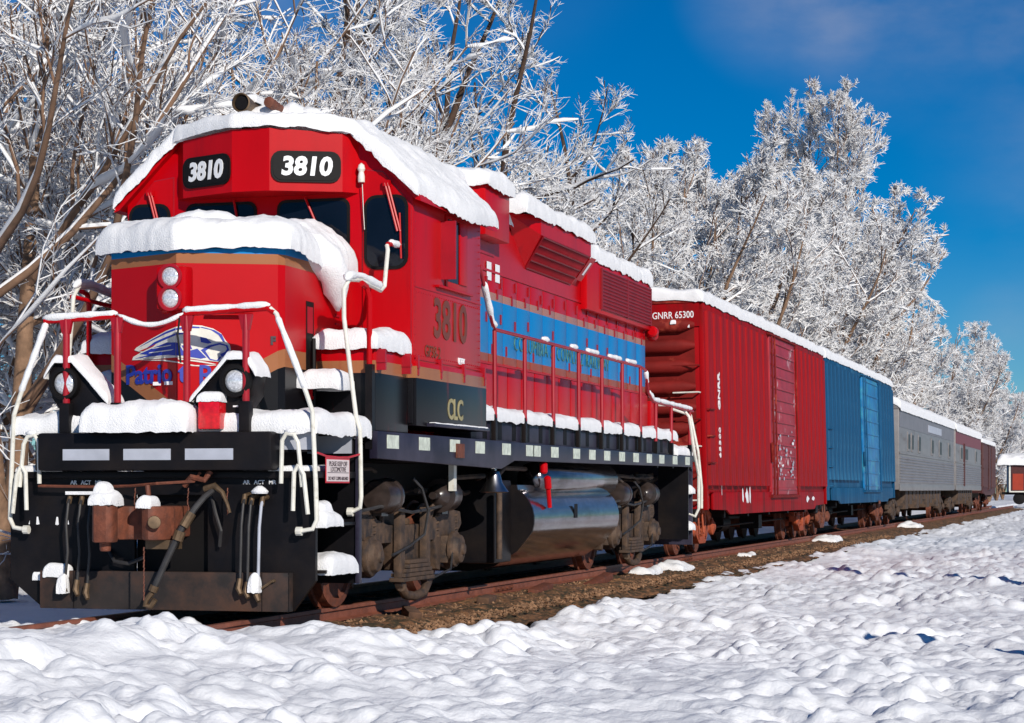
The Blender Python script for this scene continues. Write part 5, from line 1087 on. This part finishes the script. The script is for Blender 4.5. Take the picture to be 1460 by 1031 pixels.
def make_tree(seed, H, r0, spread=1.0, limbs=9, l2=7, l3=7, l4=6, t0=.25, ang=48, up=.06, lean=(0,0), forks=1, snow=1.0, twig=.011, low=.6, rime=.1, fs=.16, dark=False, lsnow=.022, limb=.55, dens=1.0, droop=0.0, llen=.5, trunk_wander=.05):
    rng = np.random.default_rng(seed); z0 = np.zeros((forks, 3)); az = np.arange(forks)*6.28/forks+rng.uniform(0, 1.2, forks)
    d = np.stack([np.cos(az)*fs*(forks > 1)*rng.uniform(.4,1.2,forks)+lean[0], np.sin(az)*fs*(forks > 1)*rng.uniform(.4,1.2,forks)+lean[1], np.ones(forks)], -1)
    P0, R0 = grow(rng, z0, d, np.full(forks, H)*rng.uniform(.85, 1, forks), np.full(forks, r0), 12, trunk_wander, .03, .12)
    L0 = np.full(forks, H)
    p, dd, l, r = spawn(rng, P0, R0, L0, limbs, t0, ang, llen*spread, limb, .97, fall=.62); P1, R1 = grow(rng, p, dd, l, r, 8, .095, up, .2, droop); L1 = l
    p, dd, l, r = spawn(rng, P1, R1, L1, l2, .15, 46, .55, .6); P2, R2 = grow(rng, p, dd, l, r, 5, .14, up*.9, .25, droop); L2 = l
    p, dd, l, r = spawn(rng, P2, R2, L2, l3*dens, .1, 40, .6, .6); P3, R3 = grow(rng, p, dd, l, np.maximum(r, twig*1.1), 3, .18, up, .5, droop); L3 = l
    p, dd, l, r = spawn(rng, P3, R3, L3, l4*dens, .05, 36, .75, .7); l = np.maximum(l, .25); P4, R4 = grow(rng, p, dd, l, np.full(len(p), twig), 3, .24, up, .35, droop)
    trunk = mesh_np('trunk', [tubes(P0, R0, 8)], [M_barkd if dark else M_bark]*2)
    R1b = np.maximum(R1, .022); R2b = np.maximum(R2, .016)
    crown = mesh_np('branches', [tubes(P1, R1b, 6), tubes(P2, R2b, 4, 1.2), tubes(P3, R3, 4, 1.9*snow, low, rime=rime), tubes(P4, R4, 3, 1.7*snow, 1.0, rime=rime)], [M_barkd if dark else M_twig, M_snow])
    def sn(P, R_, a, b, S):
        N, K = P.shape[:2]; rr = R_*a+b; rr = rr*(1+.35*rng.normal(0, 1, rr.shape).clip(-1.5, 1.5)); 
        steep = np.zeros((N, K)); T = norm(P[:, 1:]-P[:, :-1]); steep[:, :-1] = np.abs(T[..., 2]); steep[:, -1] = steep[:, -2]; rr = rr*np.clip(1.25-steep, .15, 1); rr[:, -1] *= .35; rr[:, 0] *= .6
        Q = P.copy(); Q[..., 2] += R_*.85; V, F, m = tubes(Q, rr, S, .95, .8); return V, F, m*0
    snowm = mesh_np('branch_snow', [sn(P1, R1b, .7, lsnow*snow, 6), sn(P2, R2b, .8, lsnow*.85*snow, 5)], [M_snow])
    return trunk, crown, snowm
def put(ms, name, label, loc, rot=0, sc_=1, group=None, sz=None):
    t = thing(name, label, 'tree', loc, group); t.rotation_euler.z = rot; t.scale = (sc_, sc_, sz or sc_)
    link('trunk', ms[0], t); link('branches', ms[1], t); link('branch_snow', ms[2], t); return t
# kinds
near1 = make_tree(1, 11.5, .19, 1.15, limbs=12, l2=8, l3=7, l4=6, t0=.10, ang=55, forks=2, snow=1.35, twig=.0072, llen=.62, up=.05, lsnow=.034, limb=.6, low=.7, rime=.5)
near2 = make_tree(2, 12.5, .17, 1.15, limbs=12, l2=8, l3=7, l4=6, t0=.08, ang=50, forks=2, snow=1.4, twig=.0072, llen=.58, up=.07, lsnow=.036, limb=.6, low=.7, rime=.5)
mid1 = make_tree(3, 17, .26, 1.0, limbs=8, l2=8, l3=7, l4=6.5, t0=.28, ang=45, forks=2, snow=1.1, twig=.0085, llen=.42, up=.05, trunk_wander=.10, dark=True, lsnow=.028, limb=.62, rime=.45)
mid2 = make_tree(14, 18, .26, 1.0, limbs=8, l2=8, l3=7, l4=6.5, t0=.35, ang=52, forks=3, snow=1.1, twig=.0085, llen=.40, up=.03, trunk_wander=.11, dark=True, lsnow=.028, limb=.62, fs=.28, rime=.45)
far1 = make_tree(5, 14, .17, 1.0, limbs=10, l2=9, l3=7, l4=7, t0=.18, ang=44, forks=6, snow=1.3, low=.3, rime=.7, twig=.0135, llen=.40, up=.05, dens=1.0, fs=.50, trunk_wander=.06)
far2 = make_tree(6, 14.5, .17, 1.0, limbs=10, l2=9, l3=7, l4=7, t0=.18, ang=48, forks=6, snow=1.3, low=.3, rime=.7, twig=.0135, llen=.38, up=.05, dens=1.0, fs=.42, trunk_wander=.06)
tall = make_tree(8, 27, .18, 1.0, limbs=24, l2=8, l3=6.5, l4=6, t0=.12, ang=42, forks=4, snow=1.2, low=.35, rime=.7, twig=.0155, llen=.24, up=.12, trunk_wander=.02, fs=.10)
T = [ # mesh, name, label, x, y, rot, scale
 (near1,'snowy_tree','nearest tree with a bare brown trunk rising at the left edge behind the pilot',-7.2,10.0,.3,.95),
 (near2,'snowy_tree','snow-laden tree with long arching branches behind the left end of the cab',-8.3,14.2,2.0,.95),
 (near1,'snowy_tree','snow-laden tree behind the white step handrail at the far left',-9.5,18.5,4.1,1.05),
 (near2,'snowy_tree','spreading snowy tree filling the upper left corner',-11.5,15.0,5.1,1.1),
 (near1,'snowy_tree','snowy tree directly behind the left side of the cab roof',-9.2,24.0,1.2,1.0),
 (near2,'snowy_tree','snowy tree behind the horn, between the left thicket and the bare trunks',-13.5,29.0,3.3,1.0),
 (mid1,'bare_tree','dark-trunked snowy tree standing behind the centre of the cab roof',-10.0,30.5,.6,1.0),
 (mid2,'bare_tree','slender snowy tree right of the dark trunk behind the cab roof',-11.6,34.5,2.6,1.0),
 (mid2,'bare_tree','open-crowned snowy tree with heavy bent limbs above the long hood',-9.8,38.5,4.4,.95),
 (mid1,'bare_tree','leaning snowy tree whose limb reaches out over the hood into the blue sky',-10.2,44.5,5.4,.92),
 (far1,'frosted_tree','low frosted tree above the dynamic brake hatch',-11.0,57,.0,.93),
 (far2,'frosted_tree','rounded frosted tree above the radiator end of the hood',-10.0,68,1.0,1.12),
 (far1,'frosted_tree','rounded frosted tree above the front end of the red boxcar',-10.5,77,2.2,1.2),
 (far2,'frosted_tree','rounded frosted tree above the middle of the red boxcar',-10.0,86,3.0,1.26),
 (far1,'frosted_tree','frosted tree above the rear of the red boxcar, left of the tall spire-like tree',-10.5,98,4.0,1.36),
 (tall,'tall_tree','tallest frosted tree, spire-like, standing above the red boxcar',-12.0,136,0,1.2),
 (far2,'frosted_tree','frosted tree leaning against the left foot of the tallest tree',-9.5,112,5.2,1.38),
 (tall,'tall_tree','second tall frosted tree just right of and lower than the spire-like one',-11,156,2.1,.92),
 (far1,'frosted_tree','broad frosted tree above the front of the blue boxcar',-9,130,1.4,1.25),
 (far2,'frosted_tree','broad frosted tree reaching out to the right above the blue boxcar',-9,158,2.9,1.25),
 (far1,'frosted_tree','broad frosted tree whose crown juts furthest into the sky above the grey coach',-8,182,3.9,1.22),
 (far2,'frosted_tree','frosted tree above the grey passenger coach',-8.5,205,.4,1.12),
 (far1,'frosted_tree','frosted tree above the join of the two passenger coaches',-8,235,5.0,1.05),
]
for m_, nm, lb, x, y, r_, s_ in T: put(m_, nm, lb, (x, y, -.4), r_, s_)
FL = ['far frosted tree just right of the one above the coaches', 'far frosted tree above the small brown boxcar', 'far frosted tree above the gap between brown boxcar and navy caboose', 'far frosted tree directly above the navy caboose roof', 'smaller far frosted tree above the navy caboose, further back', 'tiny far frosted tree at the right edge above the caboose', 'last and smallest frosted tree at the right edge of the tree line']
SL = ['second-row frosted tree behind the cab roof', 'second-row frosted tree behind the filter box', 'second-row frosted tree behind the dynamic brake hatch', 'second-row frosted tree behind the radiator end of the hood', 'second-row frosted tree behind the front of the red boxcar', 'second-row frosted tree behind the middle of the red boxcar', 'larger second-row frosted tree behind the rear of the red boxcar', 'larger second-row frosted tree behind the foot of the spire-like tree', 'larger second-row frosted tree behind the blue boxcar']
TL = ['thicket tree behind the lower left handrail, left of the cab', 'thicket tree rising between the two leftmost snowy trees', 'thicket tree behind the left thicket, third from the left edge', 'thicket tree whose top shows above the left cab corner', 'thicket tree behind the left number board', 'thicket tree behind the horn on the cab roof', 'thicket tree behind the right number board']
BL = ['distant frosted tree left of the caboose at the end of the train', 'distant frosted tree behind the orange doorway of the caboose', 'distant frosted tree behind the middle of the caboose', 'distant frosted tree behind the right end of the caboose', 'distant frosted tree past the right end of the caboose', 'distant frosted tree furthest right behind the caboose']
for i in range(7): put([far2, far1][i % 2], 'frosted_tree', FL[i], (-7.5-random.uniform(0, 3), 262+i*34, -.5), i*1.3, .95+.1*random.random(), group='far frosted trees along the line')
for i in range(3, 9): put([far2, far1][i % 2], 'frosted_tree', SL[i], (-19-random.uniform(0, 5), 30+i*19, -.5), i*2.3, .78 if i < 6 else 1.15, group='second row of frosted trees')
for i in range(2): put([near1, near2][i % 2], 'snowy_tree', TL[i], (-18-2.2*(i % 3), 22+i*7.5, -.5), i*2.1, 1.0+.12*(i % 3), group='thicket trees behind the locomotive')
for i in range(6): put([far2, far1][i % 2], 'frosted_tree', BL[i], (-5+i*7, 300+8*(i % 2), -.5), i*1.7, .85+.1*(i % 3), group='trees behind the caboose')
